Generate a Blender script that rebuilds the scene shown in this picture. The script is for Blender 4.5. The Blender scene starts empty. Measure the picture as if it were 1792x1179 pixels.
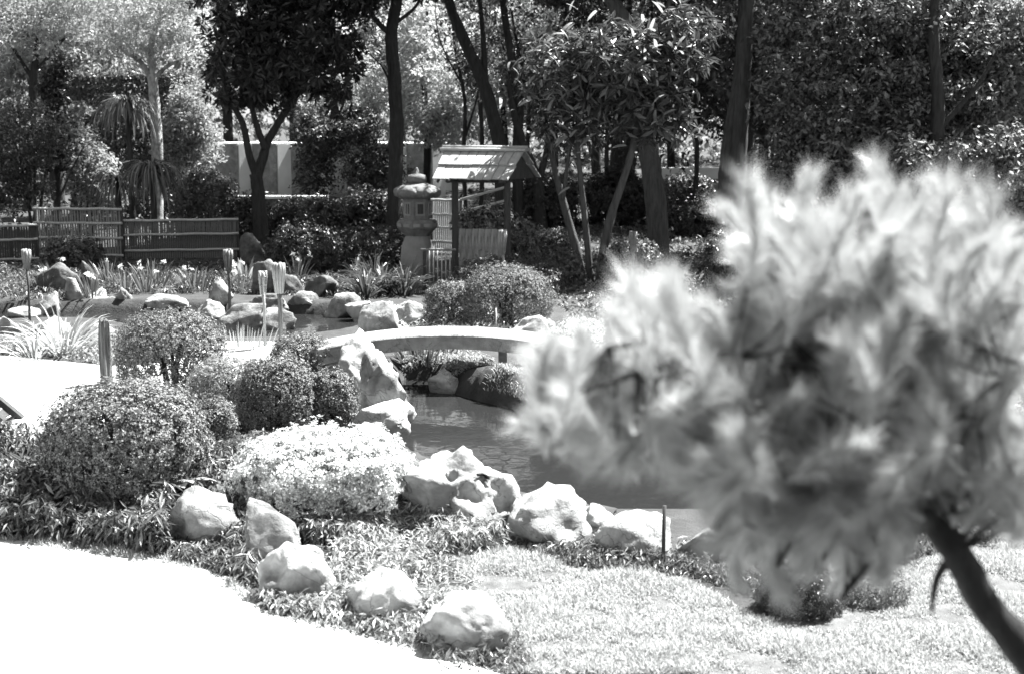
import bpy, bmesh, math, random
import numpy as np
from mathutils import Vector, noise as mnoise

# ------------------------------------------------------------------ camera, world, sun, exposure
scene = bpy.context.scene
COL = scene.collection
FPX, CX, CY, HCAM = 2489.0, 896.0, 589.5, 3.46           # measured on the 1792 x 1179 photograph
PITCH = math.atan((CY - 213.0) / FPX)
cam_data = bpy.data.cameras.new("camera")
cam_data.sensor_width = 36.0
cam_data.lens = 36.0 * FPX / 1792.0
cam_data.clip_start = 0.05
cam_data.clip_end = 2000.0
cam_data.dof.use_dof = True
cam_data.dof.focus_distance = 17.0
cam_data.dof.aperture_fstop = 2.4
cam = bpy.data.objects.new("camera", cam_data)
COL.objects.link(cam)
cam.location = (0, 0, HCAM)
cam.rotation_euler = (math.pi / 2 - PITCH, 0, 0)
scene.camera = cam

SUN_EL, SUN_AZ = math.radians(58), math.radians(52)       # azimuth from +Y (away from camera) towards +X (right)
world = bpy.data.worlds.new("World")
scene.world = world
world.use_nodes = True
wn = world.node_tree
wn.nodes.clear()
sky = wn.nodes.new("ShaderNodeTexSky")
sky.sky_type = 'NISHITA'
sky.sun_disc = False
sky.sun_elevation = SUN_EL
sky.sun_rotation = SUN_AZ
bw = wn.nodes.new("ShaderNodeRGBToBW")                    # black-and-white film sees the sky's luminance
bg = wn.nodes.new("ShaderNodeBackground")
bg.inputs["Strength"].default_value = 0.05
wo = wn.nodes.new("ShaderNodeOutputWorld")
wn.links.new(sky.outputs[0], bw.inputs["Color"])
wn.links.new(bw.outputs[0], bg.inputs["Color"])
wn.links.new(bg.outputs[0], wo.inputs["Surface"])
sun_data = bpy.data.lights.new("sun", 'SUN')
sun_data.energy = 5.0
sun_data.angle = math.radians(0.5)
sun_data.color = (1.0, 1.0, 0.995)
sun = bpy.data.objects.new("sun", sun_data)
COL.objects.link(sun)
SDIR = Vector((math.cos(SUN_EL) * math.sin(SUN_AZ), math.cos(SUN_EL) * math.cos(SUN_AZ), math.sin(SUN_EL)))
sun.rotation_euler = SDIR.to_track_quat('Z', 'Y').to_euler()
sun.location = SDIR * 60
scene.view_settings.view_transform = 'Standard'
scene.view_settings.look = 'None'
scene.view_settings.gamma = 1.0
scene.view_settings.exposure = 2.5
scene.view_settings.use_curve_mapping = False
scene.cycles.use_denoising = True
scene.cycles.max_bounces = 6
scene.cycles.diffuse_bounces = 3
scene.cycles.glossy_bounces = 3
scene.cycles.transmission_bounces = 4
scene.cycles.transparent_max_bounces = 4
scene.cycles.caustics_reflective = False
scene.cycles.caustics_refractive = False

rng = np.random.default_rng(7)
random.seed(7)

# ------------------------------------------------------------------ pixel -> place
SP, CP = math.sin(PITCH), math.cos(PITCH)
def ray(px, py):
    u, v = (px - CX) / FPX, (CY - py) / FPX
    return Vector((u, CP + v * SP, -SP + v * CP))
def G(px, py, z=0.0):
    r = ray(px, py)
    t = (z - HCAM) / r.z
    return Vector((r.x * t, r.y * t, z))
def A(px, py, Y):
    r = ray(px, py)
    t = Y / r.y
    return Vector((r.x * t, Y, HCAM + r.z * t))
def mpp(Y):
    return Y / (FPX * CP)

# ------------------------------------------------------------------ mesh helpers (numpy)
def mk(name, V, F, mat, parent=None, smooth=False, origin=None, mats=None):
    V = np.asarray(V, dtype=np.float64)
    F = np.asarray(F, dtype=np.int32)
    if origin is not None:
        V = V - np.asarray(origin)
    me = bpy.data.meshes.new(name)
    k = F.shape[1]
    me.vertices.add(len(V))
    me.vertices.foreach_set("co", V.astype(np.float32).ravel())
    me.loops.add(F.size)
    me.loops.foreach_set("vertex_index", F.ravel())
    me.polygons.add(len(F))
    me.polygons.foreach_set("loop_start", np.arange(0, F.size, k, dtype=np.int32))
    me.polygons.foreach_set("use_smooth", np.full(len(F), bool(smooth)))
    me.update(calc_edges=True)
    me.materials.append(mat)
    o = bpy.data.objects.new(name, me)
    COL.objects.link(o)
    if parent is not None:
        o.parent = parent
    elif origin is not None:
        o.location = origin
    return o
def join(parts):
    Vs, Fs, n = [], [], 0
    for V, F in parts:
        Vs.append(np.asarray(V)); Fs.append(np.asarray(F) + n); n += len(V)
    return np.concatenate(Vs), np.concatenate(Fs)
def tag(o, label, cat, group=None, kind=None):
    o["label"] = label
    o["category"] = cat
    if group: o["group"] = group
    if kind: o["kind"] = kind
    return o
def thing(name, label, cat, loc, group=None):
    o = bpy.data.objects.new(name, None)
    o.empty_display_size = 0.2
    COL.objects.link(o)
    o.location = loc
    return tag(o, label, cat, group)
def structure(o):
    o["kind"] = "structure"
    return o
def stuff(o):
    o["kind"] = "stuff"
    return o
def unit(a):
    return a / (np.linalg.norm(a, axis=-1, keepdims=True) + 1e-9)
def box(c, s, yaw=0.0, pitch=0.0, roll=0.0):
    from mathutils import Euler
    R = np.array(Euler((pitch, roll, yaw)).to_matrix())
    p = np.array([[x, y, z] for z in (-.5, .5) for y in (-.5, .5) for x in (-.5, .5)]) * np.array(s)
    V = p @ R.T + np.array(c)
    Q = [(0, 2, 3, 1), (4, 5, 7, 6), (0, 1, 5, 4), (2, 6, 7, 3), (0, 4, 6, 2), (1, 3, 7, 5)]
    F = [t for a, b, c_, d in Q for t in ((a, b, c_), (a, c_, d))]
    return V, np.array(F)
def tube(pts, rad, sides=8, wob=0.0, seed=0):
    pts = np.array([list(p) for p in pts], float)
    n = len(pts)
    rad = np.broadcast_to(np.asarray(rad, float), (n,)) if np.ndim(rad) else np.full(n, rad)
    T = np.gradient(pts, axis=0)
    T = unit(T)
    ref = np.array([0.31, 0.95, 0.05])
    if abs(T[0] @ ref) > 0.9: ref = np.array([1.0, 0.0, 0.1])
    N = unit(np.cross(T, ref)); B = np.cross(T, N)
    th = np.linspace(0, 2 * math.pi, sides, endpoint=False)
    r = rad[:, None] * np.ones(sides)
    if wob:
        r = r * (1 + wob * np.random.default_rng(seed).normal(size=(n, sides)))
    V = (pts[:, None, :] + r[..., None] * (np.cos(th)[None, :, None] * N[:, None, :] + np.sin(th)[None, :, None] * B[:, None, :])).reshape(-1, 3)
    F = []
    for i in range(n - 1):
        for j in range(sides):
            a, b = i * sides + j, i * sides + (j + 1) % sides
            c, d = b + sides, a + sides
            F += [(a, b, c), (a, c, d)]
    V = np.concatenate([V, pts[:1], pts[-1:]])
    k = n * sides
    for j in range(sides):
        F.append((k, (j + 1) % sides, j))
        F.append((k + 1, (n - 1) * sides + j, (n - 1) * sides + (j + 1) % sides))
    return V, np.array(F)
def smoothpath(pts, m=6):
    P = np.array([list(p) for p in pts], float)
    n = len(P)
    out = []
    for i in range(n - 1):
        p0, p1, p2, p3 = P[max(i - 1, 0)], P[i], P[i + 1], P[min(i + 2, n - 1)]
        for k in range(m):
            t = k / m
            out.append(0.5 * ((2 * p1) + (-p0 + p2) * t + (2 * p0 - 5 * p1 + 4 * p2 - p3) * t * t + (-p0 + 3 * p1 - 3 * p2 + p3) * t ** 3))
    out.append(P[-1])
    return np.array(out)
def lathe(profile, sides=24, fn=None):
    """profile: (radius, z) from bottom to top; fn(theta, k) multiplies the radius"""
    th = np.linspace(0, 2 * math.pi, sides, endpoint=False)
    V, F = [], []
    for k, (r, z) in enumerate(profile):
        for t in th:
            m = fn(t, k) if fn else 1.0
            V.append((r * m * math.cos(t), r * m * math.sin(t), z))
    n = len(profile)
    for i in range(n - 1):
        for j in range(sides):
            a, b = i * sides + j, i * sides + (j + 1) % sides
            F += [(a, b, b + sides), (a, b + sides, a + sides)]
    V.append((0, 0, profile[0][1])); V.append((0, 0, profile[-1][1]))
    k = n * sides
    for j in range(sides):
        F.append((k, (j + 1) % sides, j))
        F.append((k + 1, (n - 1) * sides + j, (n - 1) * sides + (j + 1) % sides))
    return np.array(V), np.array(F)
def leaves(P, N, size, aspect=0.45, jitter=0.6, droop=0.0, r=None, tdir=None):
    """one folded diamond (two triangles) for each leaf at P facing N"""
    r = r or rng
    P = np.asarray(P, float); n = len(P)
    N = unit(np.asarray(N, float) + jitter * r.normal(size=(n, 3)))
    T = r.normal(size=(n, 3)) if tdir is None else np.asarray(tdir) + 0.35 * r.normal(size=(n, 3))
    T = T - (T * N).sum(1, keepdims=True) * N
    T = unit(T)
    T[:, 2] -= droop; T = unit(T)
    B = unit(np.cross(N, T)); N = np.cross(T, B)
    L = (np.asarray(size) * r.uniform(0.6, 1.3, n))[:, None]
    W = L * aspect * 0.5
    a = P
    tip = P + T * L
    s1 = P + T * L * 0.45 + B * W + N * L * 0.08
    s2 = P + T * L * 0.45 - B * W + N * L * 0.08
    V = np.stack([a, s1, tip, s2], 1).reshape(-1, 3)
    i = np.arange(n)[:, None] * 4
    F = np.concatenate([i + np.array([[0, 1, 2]]), i + np.array([[0, 2, 3]])])
    return V, F
def blades(P, D, length, width, droop=0.6, segs=4, r=None, face=None):
    """tapered arching strap leaves: base P, start direction D"""
    r = r or rng
    P = np.asarray(P, float); n = len(P)
    D = unit(np.asarray(D, float))
    L = np.asarray(length) * r.uniform(0.65, 1.2, n)
    side = unit(np.cross(D, np.array([0, 0, 1.0]) + 0.3 * r.normal(size=(n, 3))))
    pts = [P]; d = D.copy(); p = P.copy()
    for s in range(segs):
        p = p + d * (L / segs)[:, None]
        pts.append(p)
        d = d.copy(); d[:, 2] -= droop / segs * (1 + s * 0.5); d = unit(d)
    Vl, Vr = [], []
    for s in range(segs):
        w = np.asarray(width) * (1.0 if 0 < s else 0.7) * (1 - 0.55 * (s / segs) ** 2)
        Vl.append(pts[s] - side * w * 0.5); Vr.append(pts[s] + side * w * 0.5)
    m = 2 * segs + 1
    V = np.zeros((n, m, 3))
    for s in range(segs):
        V[:, 2 * s] = Vl[s]; V[:, 2 * s + 1] = Vr[s]
    V[:, m - 1] = pts[-1]
    f = []
    for s in range(segs - 1):
        f += [(2 * s, 2 * s + 1, 2 * s + 3), (2 * s, 2 * s + 3, 2 * s + 2)]
    f.append((2 * segs - 2, 2 * segs - 1, m - 1))
    F = (np.arange(n)[:, None, None] * m + np.array(f)[None]).reshape(-1, 3)
    return V.reshape(-1, 3), F
def sphere_dirs(n, r=None):
    r = r or rng
    return unit(r.normal(size=(n, 3)))

# ------------------------------------------------------------------ materials (greys of black-and-white film)
def grey(v):
    return (v * 0.985, v, v * 0.995, 1.0)
def new_mat(name):
    m = bpy.data.materials.new(name)
    m.use_nodes = True
    nt = m.node_tree
    nt.nodes.clear()
    out = nt.nodes.new("ShaderNodeOutputMaterial")
    return m, nt, out
def surf_mat(name, lo, hi, scale=6.0, bump=0.3, bscale=None, rough=0.85, stretch=(1, 1, 1), contrast=0.25, detail=8.0, spec=0.3, coord="Object"):
    m, nt, out = new_mat(name)
    tc = nt.nodes.new("ShaderNodeTexCoord")
    mp = nt.nodes.new("ShaderNodeMapping")
    mp.inputs["Scale"].default_value = stretch
    nt.links.new(tc.outputs[coord], mp.inputs["Vector"])
    n1 = nt.nodes.new("ShaderNodeTexNoise")
    n1.inputs["Scale"].default_value = scale
    n1.inputs["Detail"].default_value = detail
    n1.inputs["Roughness"].default_value = 0.65
    nt.links.new(mp.outputs[0], n1.inputs["Vector"])
    rp = nt.nodes.new("ShaderNodeValToRGB")
    rp.color_ramp.elements[0].position = 0.5 - contrast
    rp.color_ramp.elements[1].position = 0.5 + contrast
    rp.color_ramp.elements[0].color = grey(lo)
    rp.color_ramp.elements[1].color = grey(hi)
    nt.links.new(n1.outputs["Fac"], rp.inputs["Fac"])
    bs = nt.nodes.new("ShaderNodeBsdfPrincipled")
    bs.inputs["Roughness"].default_value = rough
    bs.inputs["Specular IOR Level"].default_value = spec
    nt.links.new(rp.outputs[0], bs.inputs["Base Color"])
    if bump:
        n2 = nt.nodes.new("ShaderNodeTexNoise")
        n2.inputs["Scale"].default_value = bscale or scale * 3
        n2.inputs["Detail"].default_value = 10.0
        n2.inputs["Roughness"].default_value = 0.7
        nt.links.new(mp.outputs[0], n2.inputs["Vector"])
        bp = nt.nodes.new("ShaderNodeBump")
        bp.inputs["Strength"].default_value = bump
        bp.inputs["Distance"].default_value = 0.05
        nt.links.new(n2.outputs["Fac"], bp.inputs["Height"])
        nt.links.new(bp.outputs[0], bs.inputs["Normal"])
    nt.links.new(bs.outputs[0], out.inputs["Surface"])
    return m
def leaf_mat(name, lo, hi, trans=0.35, gloss=0.25, rough=0.5):
    m, nt, out = new_mat(name)
    ge = nt.nodes.new("ShaderNodeNewGeometry")
    rp = nt.nodes.new("ShaderNodeValToRGB")
    rp.color_ramp.elements[0].color = grey(lo)
    rp.color_ramp.elements[1].color = grey(hi)
    nt.links.new(ge.outputs["Random Per Island"], rp.inputs["Fac"])
    bs = nt.nodes.new("ShaderNodeBsdfPrincipled")
    bs.inputs["Roughness"].default_value = rough
    bs.inputs["Specular IOR Level"].default_value = gloss
    tr = nt.nodes.new("ShaderNodeBsdfTranslucent")
    mx = nt.nodes.new("ShaderNodeMixShader")
    mx.inputs[0].default_value = trans
    nt.links.new(rp.outputs[0], bs.inputs["Base Color"])
    nt.links.new(rp.outputs[0], tr.inputs["Color"])
    nt.links.new(bs.outputs[0], mx.inputs[1])
    nt.links.new(tr.outputs[0], mx.inputs[2])
    nt.links.new(mx.outputs[0], out.inputs["Surface"])
    return m

def rock_mat(name, lo, hi, stain=0.45):
    m = surf_mat(name, lo, hi, 5.0, 0.5, 14, contrast=0.18)
    nt = m.node_tree
    bs = next(n for n in nt.nodes if n.type == 'BSDF_PRINCIPLED')
    bp = next(n for n in nt.nodes if n.type == 'BUMP')
    col = bs.inputs["Base Color"].links[0].from_socket
    mp = next(n for n in nt.nodes if n.type == 'MAPPING')
    oi = nt.nodes.new("ShaderNodeObjectInfo")
    add = nt.nodes.new("ShaderNodeVectorMath"); add.operation = 'ADD'
    sc_ = nt.nodes.new("ShaderNodeVectorMath"); sc_.operation = 'SCALE'; sc_.inputs["Scale"].default_value = 30.0
    cmb = nt.nodes.new("ShaderNodeCombineXYZ")
    for i in range(3): nt.links.new(oi.outputs["Random"], cmb.inputs[i])
    nt.links.new(cmb.outputs[0], sc_.inputs[0]); nt.links.new(sc_.outputs[0], add.inputs[0]); nt.links.new(mp.outputs[0], add.inputs[1])
    n1 = nt.nodes.new("ShaderNodeTexNoise"); n1.inputs["Scale"].default_value = 2.2; n1.inputs["Detail"].default_value = 6
    n1.inputs["Distortion"].default_value = 0.6
    nt.links.new(add.outputs[0], n1.inputs["Vector"])
    r1 = nt.nodes.new("ShaderNodeValToRGB")
    r1.color_ramp.elements[0].position = 0.40; r1.color_ramp.elements[1].position = 0.56
    r1.color_ramp.elements[0].color = (stain, stain, stain, 1); r1.color_ramp.elements[1].color = (1, 1, 1, 1)
    nt.links.new(n1.outputs["Fac"], r1.inputs["Fac"])
    ds = nt.nodes.new("ShaderNodeVectorMath"); ds.operation = 'MULTIPLY_ADD'
    nt.links.new(n1.outputs["Color"], ds.inputs[0]); ds.inputs[1].default_value = (1.3, 1.3, 1.3); nt.links.new(add.outputs[0], ds.inputs[2])
    vo = nt.nodes.new("ShaderNodeTexVoronoi"); vo.feature = 'DISTANCE_TO_EDGE'; vo.inputs["Scale"].default_value = 1.3
    nt.links.new(ds.outputs[0], vo.inputs["Vector"])
    r2 = nt.nodes.new("ShaderNodeValToRGB")
    r2.color_ramp.elements[0].position = 0.0; r2.color_ramp.elements[1].position = 0.016
    r2.color_ramp.elements[0].color = (0.55, 0.55, 0.55, 1); r2.color_ramp.elements[1].color = (1, 1, 1, 1)
    nt.links.new(vo.outputs["Distance"], r2.inputs["Fac"])
    cur = col
    for rr_ in (r1, r2):
        mx = nt.nodes.new("ShaderNodeMix"); mx.data_type = 'RGBA'; mx.blend_type = 'MULTIPLY'
        mx.inputs["Factor"].default_value = 1.0
        nt.links.new(cur, mx.inputs["A"]); nt.links.new(rr_.outputs[0], mx.inputs["B"])
        cur = mx.outputs["Result"]
    nt.links.new(cur, bs.inputs["Base Color"])
    b2 = nt.nodes.new("ShaderNodeBump"); b2.inputs["Strength"].default_value = 0.35; b2.inputs["Distance"].default_value = 0.02
    nt.links.new(r2.outputs[0], b2.inputs["Height"]); nt.links.new(bp.outputs[0], b2.inputs["Normal"])
    nt.links.new(b2.outputs[0], bs.inputs["Normal"])
    return m

M = {}
M["soil"] = surf_mat("soil", 0.018, 0.055, 3, 0.6, 14, contrast=0.2)
M["gravel"] = surf_mat("gravel", 0.42, 0.56, 40, 0.25, 120, contrast=0.25, spec=0.1)
M["lawn"] = surf_mat("lawn_soil", 0.05, 0.16, 5, 0.6, 40, contrast=0.2)
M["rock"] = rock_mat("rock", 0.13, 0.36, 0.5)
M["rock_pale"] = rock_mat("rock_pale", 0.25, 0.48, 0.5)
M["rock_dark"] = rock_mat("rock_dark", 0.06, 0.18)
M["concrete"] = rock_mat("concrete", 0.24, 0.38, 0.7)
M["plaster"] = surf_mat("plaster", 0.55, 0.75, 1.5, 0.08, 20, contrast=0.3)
M["lantern"] = surf_mat("lantern_stone", 0.08, 0.24, 7, 0.7, 30, contrast=0.25)
M["lantern_pale"] = surf_mat("lantern_pale_stone", 0.16, 0.3, 4, 0.5, 30, contrast=0.3)
M["wood_dark"] = surf_mat("dark_timber", 0.025, 0.07, 6, 0.4, 20, stretch=(6, 6, 0.6))
M["wood_post"] = surf_mat("weathered_post", 0.04, 0.2, 5, 0.8, 16, stretch=(8, 8, 0.5), contrast=0.15)
M["shingle"] = surf_mat("roof_board", 0.24, 0.4, 5, 0.3, 18, stretch=(3, 0.7, 0.7), contrast=0.25)
M["bamboo"] = surf_mat("bamboo", 0.26, 0.46, 7, 0.2, 20, rough=0.5)
M["bamboo_old"] = surf_mat("old_bamboo", 0.1, 0.24, 7, 0.2, 20, rough=0.6)
M["bamboo_mid"] = surf_mat("grey_bamboo", 0.16, 0.32, 7, 0.2, 20, rough=0.6)
M["screen"] = surf_mat("screen_board", 0.16, 0.42, 4.5, 0.3, 14, stretch=(4, 4, 0.8), contrast=0.16)
M["bark"] = surf_mat("bark", 0.02, 0.06, 4, 1.0, 9, stretch=(4, 4, 0.7), contrast=0.2)
M["bark_pale"] = surf_mat("pale_bark", 0.14, 0.45, 3, 0.8, 9, stretch=(2, 2, 1.2), contrast=0.12)
M["bark_mid"] = surf_mat("smooth_bark", 0.035, 0.1, 4, 0.6, 10, stretch=(4, 4, 0.6), contrast=0.2)
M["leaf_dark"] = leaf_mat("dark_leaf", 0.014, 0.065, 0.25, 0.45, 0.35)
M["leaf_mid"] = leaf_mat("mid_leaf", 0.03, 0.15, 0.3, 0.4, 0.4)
M["leaf_azalea"] = leaf_mat("azalea_leaf", 0.02, 0.25, 0.15)
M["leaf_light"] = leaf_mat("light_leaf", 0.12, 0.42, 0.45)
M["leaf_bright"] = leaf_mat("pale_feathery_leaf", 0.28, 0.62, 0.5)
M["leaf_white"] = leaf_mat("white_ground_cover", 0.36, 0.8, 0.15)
M["blade"] = leaf_mat("strap_leaf", 0.06, 0.22, 0.35, 0.4, 0.4)
M["blade_dark"] = leaf_mat("dark_strap_leaf", 0.035, 0.13, 0.3, 0.45, 0.35)
M["blade_pale"] = leaf_mat("pale_strap_leaf", 0.2, 0.5, 0.4)
M["sasa"] = leaf_mat("dwarf_bamboo_leaf", 0.015, 0.26, 0.2, 0.45, 0.35)
M["sasa_sunlit"] = leaf_mat("sunlit_dwarf_bamboo_leaf", 0.05, 0.6, 0.25, 0.4, 0.4)  # same plant as the darker one, sunlight painted in as a paler tone
M["grass"] = leaf_mat("grass_blade", 0.2, 0.58, 0.3, 0.2)
M["petal"] = leaf_mat("white_petal", 0.6, 0.8, 0.4)
M["needle"] = leaf_mat("pine_needle", 0.26, 0.72, 0.26, 0.4, 0.35)

def water_mat():
    m, nt, out = new_mat("pond_water")
    bs = nt.nodes.new("ShaderNodeBsdfPrincipled")
    bs.inputs["Base Color"].default_value = grey(0.016)
    bs.inputs["Roughness"].default_value = 0.06
    bs.inputs["IOR"].default_value = 1.33
    tc = nt.nodes.new("ShaderNodeTexCoord")
    n = nt.nodes.new("ShaderNodeTexNoise")
    n.inputs["Scale"].default_value = 2.2
    n.inputs["Detail"].default_value = 3
    bp = nt.nodes.new("ShaderNodeBump")
    bp.inputs["Strength"].default_value = 0.12
    bp.inputs["Distance"].default_value = 0.1
    nt.links.new(tc.outputs["Object"], n.inputs["Vector"])
    nt.links.new(n.outputs["Fac"], bp.inputs["Height"])
    nt.links.new(bp.outputs[0], bs.inputs["Normal"])
    nt.links.new(bs.outputs[0], out.inputs["Surface"])
    return m
M["water"] = water_mat()

# ------------------------------------------------------------------ ground, ponds, path, lawn
WZ = -0.25
def world_poly(px, z):
    return np.array([[*G(a, b, z)[:2]] for a, b in px])
POND_NEAR = world_poly([(700, 662), (760, 665), (800, 690), (890, 712), (960, 735), (1060, 740), (1200, 735), (1400, 745), (1500, 770), (1560, 800), (1500, 870), (1300, 925), (1100, 925), (960, 905), (880, 870), (780, 840), (700, 800), (705, 760), (722, 720), (708, 690)], WZ)
POND_FAR = world_poly([(-80, 547), (60, 549), (250, 547), (360, 548), (430, 560), (500, 548), (620, 555), (650, 562), (640, 585), (590, 598), (540, 606), (480, 612), (420, 612), (370, 606), (250, 590), (180, 578), (100, 575), (-80, 585)], WZ)
PATH_NEAR = world_poly([(-900, 925), (0, 942), (150, 962), (300, 982), (400, 1010), (440, 1040), (470, 1075), (600, 1098), (740, 1140), (880, 1182), (1100, 1260), (1300, 1500), (700, 2600), (-2500, 2600)], 0)
PATH_MID = world_poly([(-500, 640), (0, 622), (180, 640), (260, 640), (380, 598), (470, 598), (560, 603), (640, 600), (640, 640), (560, 650), (420, 660), (340, 700), (200, 730), (120, 790), (0, 800), (-500, 830)], 0)
LAWN = world_poly([(880, 1182), (840, 1060), (720, 960), (820, 948), (900, 962), (1050, 1000), (1200, 1010), (1330, 1080), (1480, 1050), (1600, 980), (1800, 930), (2300, 900), (2600, 1300), (2000, 2200), (1100, 2200), (1100, 1260)], 0)
def signed_dist(P, poly):
    """positive outside, negative inside"""
    d = np.full(len(P), 1e9); inside = np.zeros(len(P), bool)
    n = len(poly)
    for i in range(n):
        a, b = poly[i], poly[(i + 1) % n]
        ab = b - a
        t = np.clip(((P - a) @ ab) / (ab @ ab + 1e-12), 0, 1)
        d = np.minimum(d, np.linalg.norm(P - (a + t[:, None] * ab), axis=1))
        c = ((a[1] > P[:, 1]) != (b[1] > P[:, 1]))
        xi = (b[0] - a[0]) * (P[:, 1] - a[1]) / (b[1] - a[1] + 1e-12) + a[0]
        inside ^= c & (P[:, 0] < xi)
    return np.where(inside, -d, d)
def sstep(x, a, b):
    t = np.clip((x - a) / (b - a), 0, 1)
    return t * t * (3 - 2 * t)
MOUNDS = []   # (x, y, radius, height)
def mound(px, py, rpx, h):
    p = G(px, py); MOUNDS.append((p.x, p.y, rpx * mpp(p.y), h))
mound(540, 850, 150, 0.42)
mound(380, 890, 110, 0.32)
mound(500, 720, 120, 0.22)
mound(660, 920, 90, 0.22)
mound(870, 670, 90, 0.22)
mound(640, 640, 60, 0.22)
mound(150, 850, 190, 0.34)
mound(880, 560, 120, 0.2)
def height(X, Y):
    P = np.stack([X, Y], 1)
    h = np.zeros(len(P))
    for mx, my, r, a in MOUNDS:
        d = np.hypot(X - mx, (Y - my) / 1.5)
        h += a * np.exp(-(d / r) ** 2 * 1.4)
    keep = sstep(signed_dist(P, PATH_NEAR), 0.0, 0.5) * sstep(signed_dist(P, PATH_MID), 0.0, 0.5) * sstep(signed_dist(P, LAWN), 0.0, 0.5)
    h *= keep
    sd = np.minimum(signed_dist(P, POND_NEAR), signed_dist(P, POND_FAR))
    k = sstep(sd, -0.35, 0.18)
    h = (h + 0.0) * k + (-0.9) * (1 - k)
    h += np.clip((Y - 38) * 0.03, 0, 2.5)
    return h
def H1(x, y):
    return float(height(np.array([x]), np.array([y]))[0])
gx = np.unique(np.round(np.concatenate([np.linspace(-300, -60, 9), np.linspace(-60, -14, 24), np.arange(-14, 9, 0.13), np.linspace(9, 60, 26), np.linspace(60, 300, 9)]), 3))
gy = np.unique(np.round(np.concatenate([np.linspace(-60, 6, 12), np.arange(6, 30, 0.13), np.linspace(30, 80, 40), np.linspace(80, 600, 14)]), 3))
XX, YY = np.meshgrid(gx, gy)
ZZ = height(XX.ravel(), YY.ravel())
nx, ny = len(gx), len(gy)
ii, jj = np.meshgrid(np.arange(nx - 1), np.arange(ny - 1))
a = (jj * nx + ii).ravel()
GF = np.stack([a, a + 1, a + nx + 1, a + nx], 1)
structure(mk("ground", np.stack([XX.ravel(), YY.ravel(), ZZ], 1), GF, M["soil"], smooth=True))
structure(mk("water", [(-16, 8, WZ), (11, 8, WZ), (11, 30, WZ), (-16, 30, WZ)], [(0, 1, 2, 3)], M["water"]))
def poly_sheet(name, poly, z, mat):
    bm = bmesh.new()
    vs = [bm.verts.new((p[0], p[1], z)) for p in poly]
    f = bm.faces.new(vs)
    if f.normal.z < 0: f.normal_flip()
    bmesh.ops.triangulate(bm, faces=[f])
    me = bpy.data.meshes.new(name); bm.to_mesh(me); bm.free()
    me.materials.append(mat)
    o = bpy.data.objects.new(name, me); COL.objects.link(o)
    return structure(o)
poly_sheet("path", PATH_NEAR, 0.010, M["gravel"])
poly_sheet("path", PATH_MID, 0.010, M["gravel"])
poly_sheet("lawn", LAWN, 0.006, M["lawn"])

def sample_poly(poly, n, r=None):
    r = r or rng
    lo, hi = poly.min(0), poly.max(0)
    out = np.zeros((0, 2))
    while len(out) < n:
        P = r.uniform(lo, hi, size=(n * 2, 2))
        out = np.concatenate([out, P[signed_dist(P, poly) < 0]])
    return out[:n]
def ground_pts(P2):
    return np.column_stack([P2, height(P2[:, 0], P2[:, 1])])

# ------------------------------------------------------------------ rocks
def rock_shape(sx, sy, sz, seed, sub=4, flat=0.35, lump=0.12, planes=11):
    bm = bmesh.new()
    bmesh.ops.create_icosphere(bm, subdivisions=sub, radius=1.0)
    V = np.array([v.co[:] for v in bm.verts]); F = np.array([[v.index for v in f.verts] for f in bm.faces])
    bm.free()
    r = np.random.default_rng(seed)
    Ns = unit(r.normal(size=(planes, 3)) * np.array([1, 1, 0.8]))
    for nrm in Ns:
        d = r.uniform(1 - flat * 1.25, 1 - flat * 0.35)
        e = V @ nrm - d
        V = V - np.clip(e, 0, None)[:, None] * nrm * 0.93
    off = Vector((seed * 3.17 % 50, seed * 1.31 % 50, seed * 0.77 % 50))
    disp = np.array([mnoise.fractal(Vector(v) * 1.7 + off, 0.9, 2.1, 4) for v in V])
    ridge = np.array([1 - abs(mnoise.noise(Vector(v) * 3.1 + off)) * 2 for v in V])
    fine = np.array([mnoise.noise(Vector(v) * 8.0 + off) for v in V])
    V = V * (1 + lump * (1.2 if flat > 0.2 else 0.8) * disp + (0.07 if flat > 0.28 else 0.015) * ridge + (0.03 if flat > 0.28 else 0.012) * fine)[:, None]
    ext = np.abs(V).max(0)
    V = V / ext * np.array([sx, sy, sz]) * 0.5
    return V, F
RSEED = [11]
def rock(x0, x1, yt, yb, label, mat="rock", z=0.0, name="garden_rock", depth=0.8, sub=4, group=None, tilt=0.0, flat=0.35, lump=0.12, holes=None, seed=None):
    RSEED[0] += 1
    p = G((x0 + x1) / 2, yb, z)
    if z == 0.0:
        z = max(0.0, min(0.3, H1(p.x, p.y))) * 0.8
        p = G((x0 + x1) / 2, yb, z)
    s = mpp(p.y)
    w = (x1 - x0) * s * 1.08
    dpt = w * depth
    elev = math.atan2(HCAM - z, p.y)
    vis = (yb - yt) * s
    h = max(vis * 1.08 - dpt * 0.35 * math.sin(elev), 0.35 * vis)
    V, F = rock_shape(w, dpt, h * 1.5, seed or RSEED[0], sub, flat, lump)
    if tilt:
        c, sn = math.cos(tilt), math.sin(tilt)
        V = V @ np.array([[c, 0, sn], [0, 1, 0], [-sn, 0, c]])
        V[:, 0] *= w / (np.ptp(V[:, 0]) + 1e-6)
    top = V[:, 2].max()
    V[:, 2] += h - top
    V[:, 1] += dpt * 0.45
    for hx, hz, hr in holes or []:                       # eroded sockets: push the surface in
        c = np.array([hx * w, 0, hz * h])
        d = np.hypot(V[:, 0] - c[0], V[:, 2] - c[2])
        m = (d < hr * 1.0) & (V[:, 1] < dpt * 0.45)
        V[m, 1] += 0.14
    o = mk(name, V, F, M[mat], smooth=True)
    o.location = (p.x, p.y, z)
    return tag(o, label, "rock", group)

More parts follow.
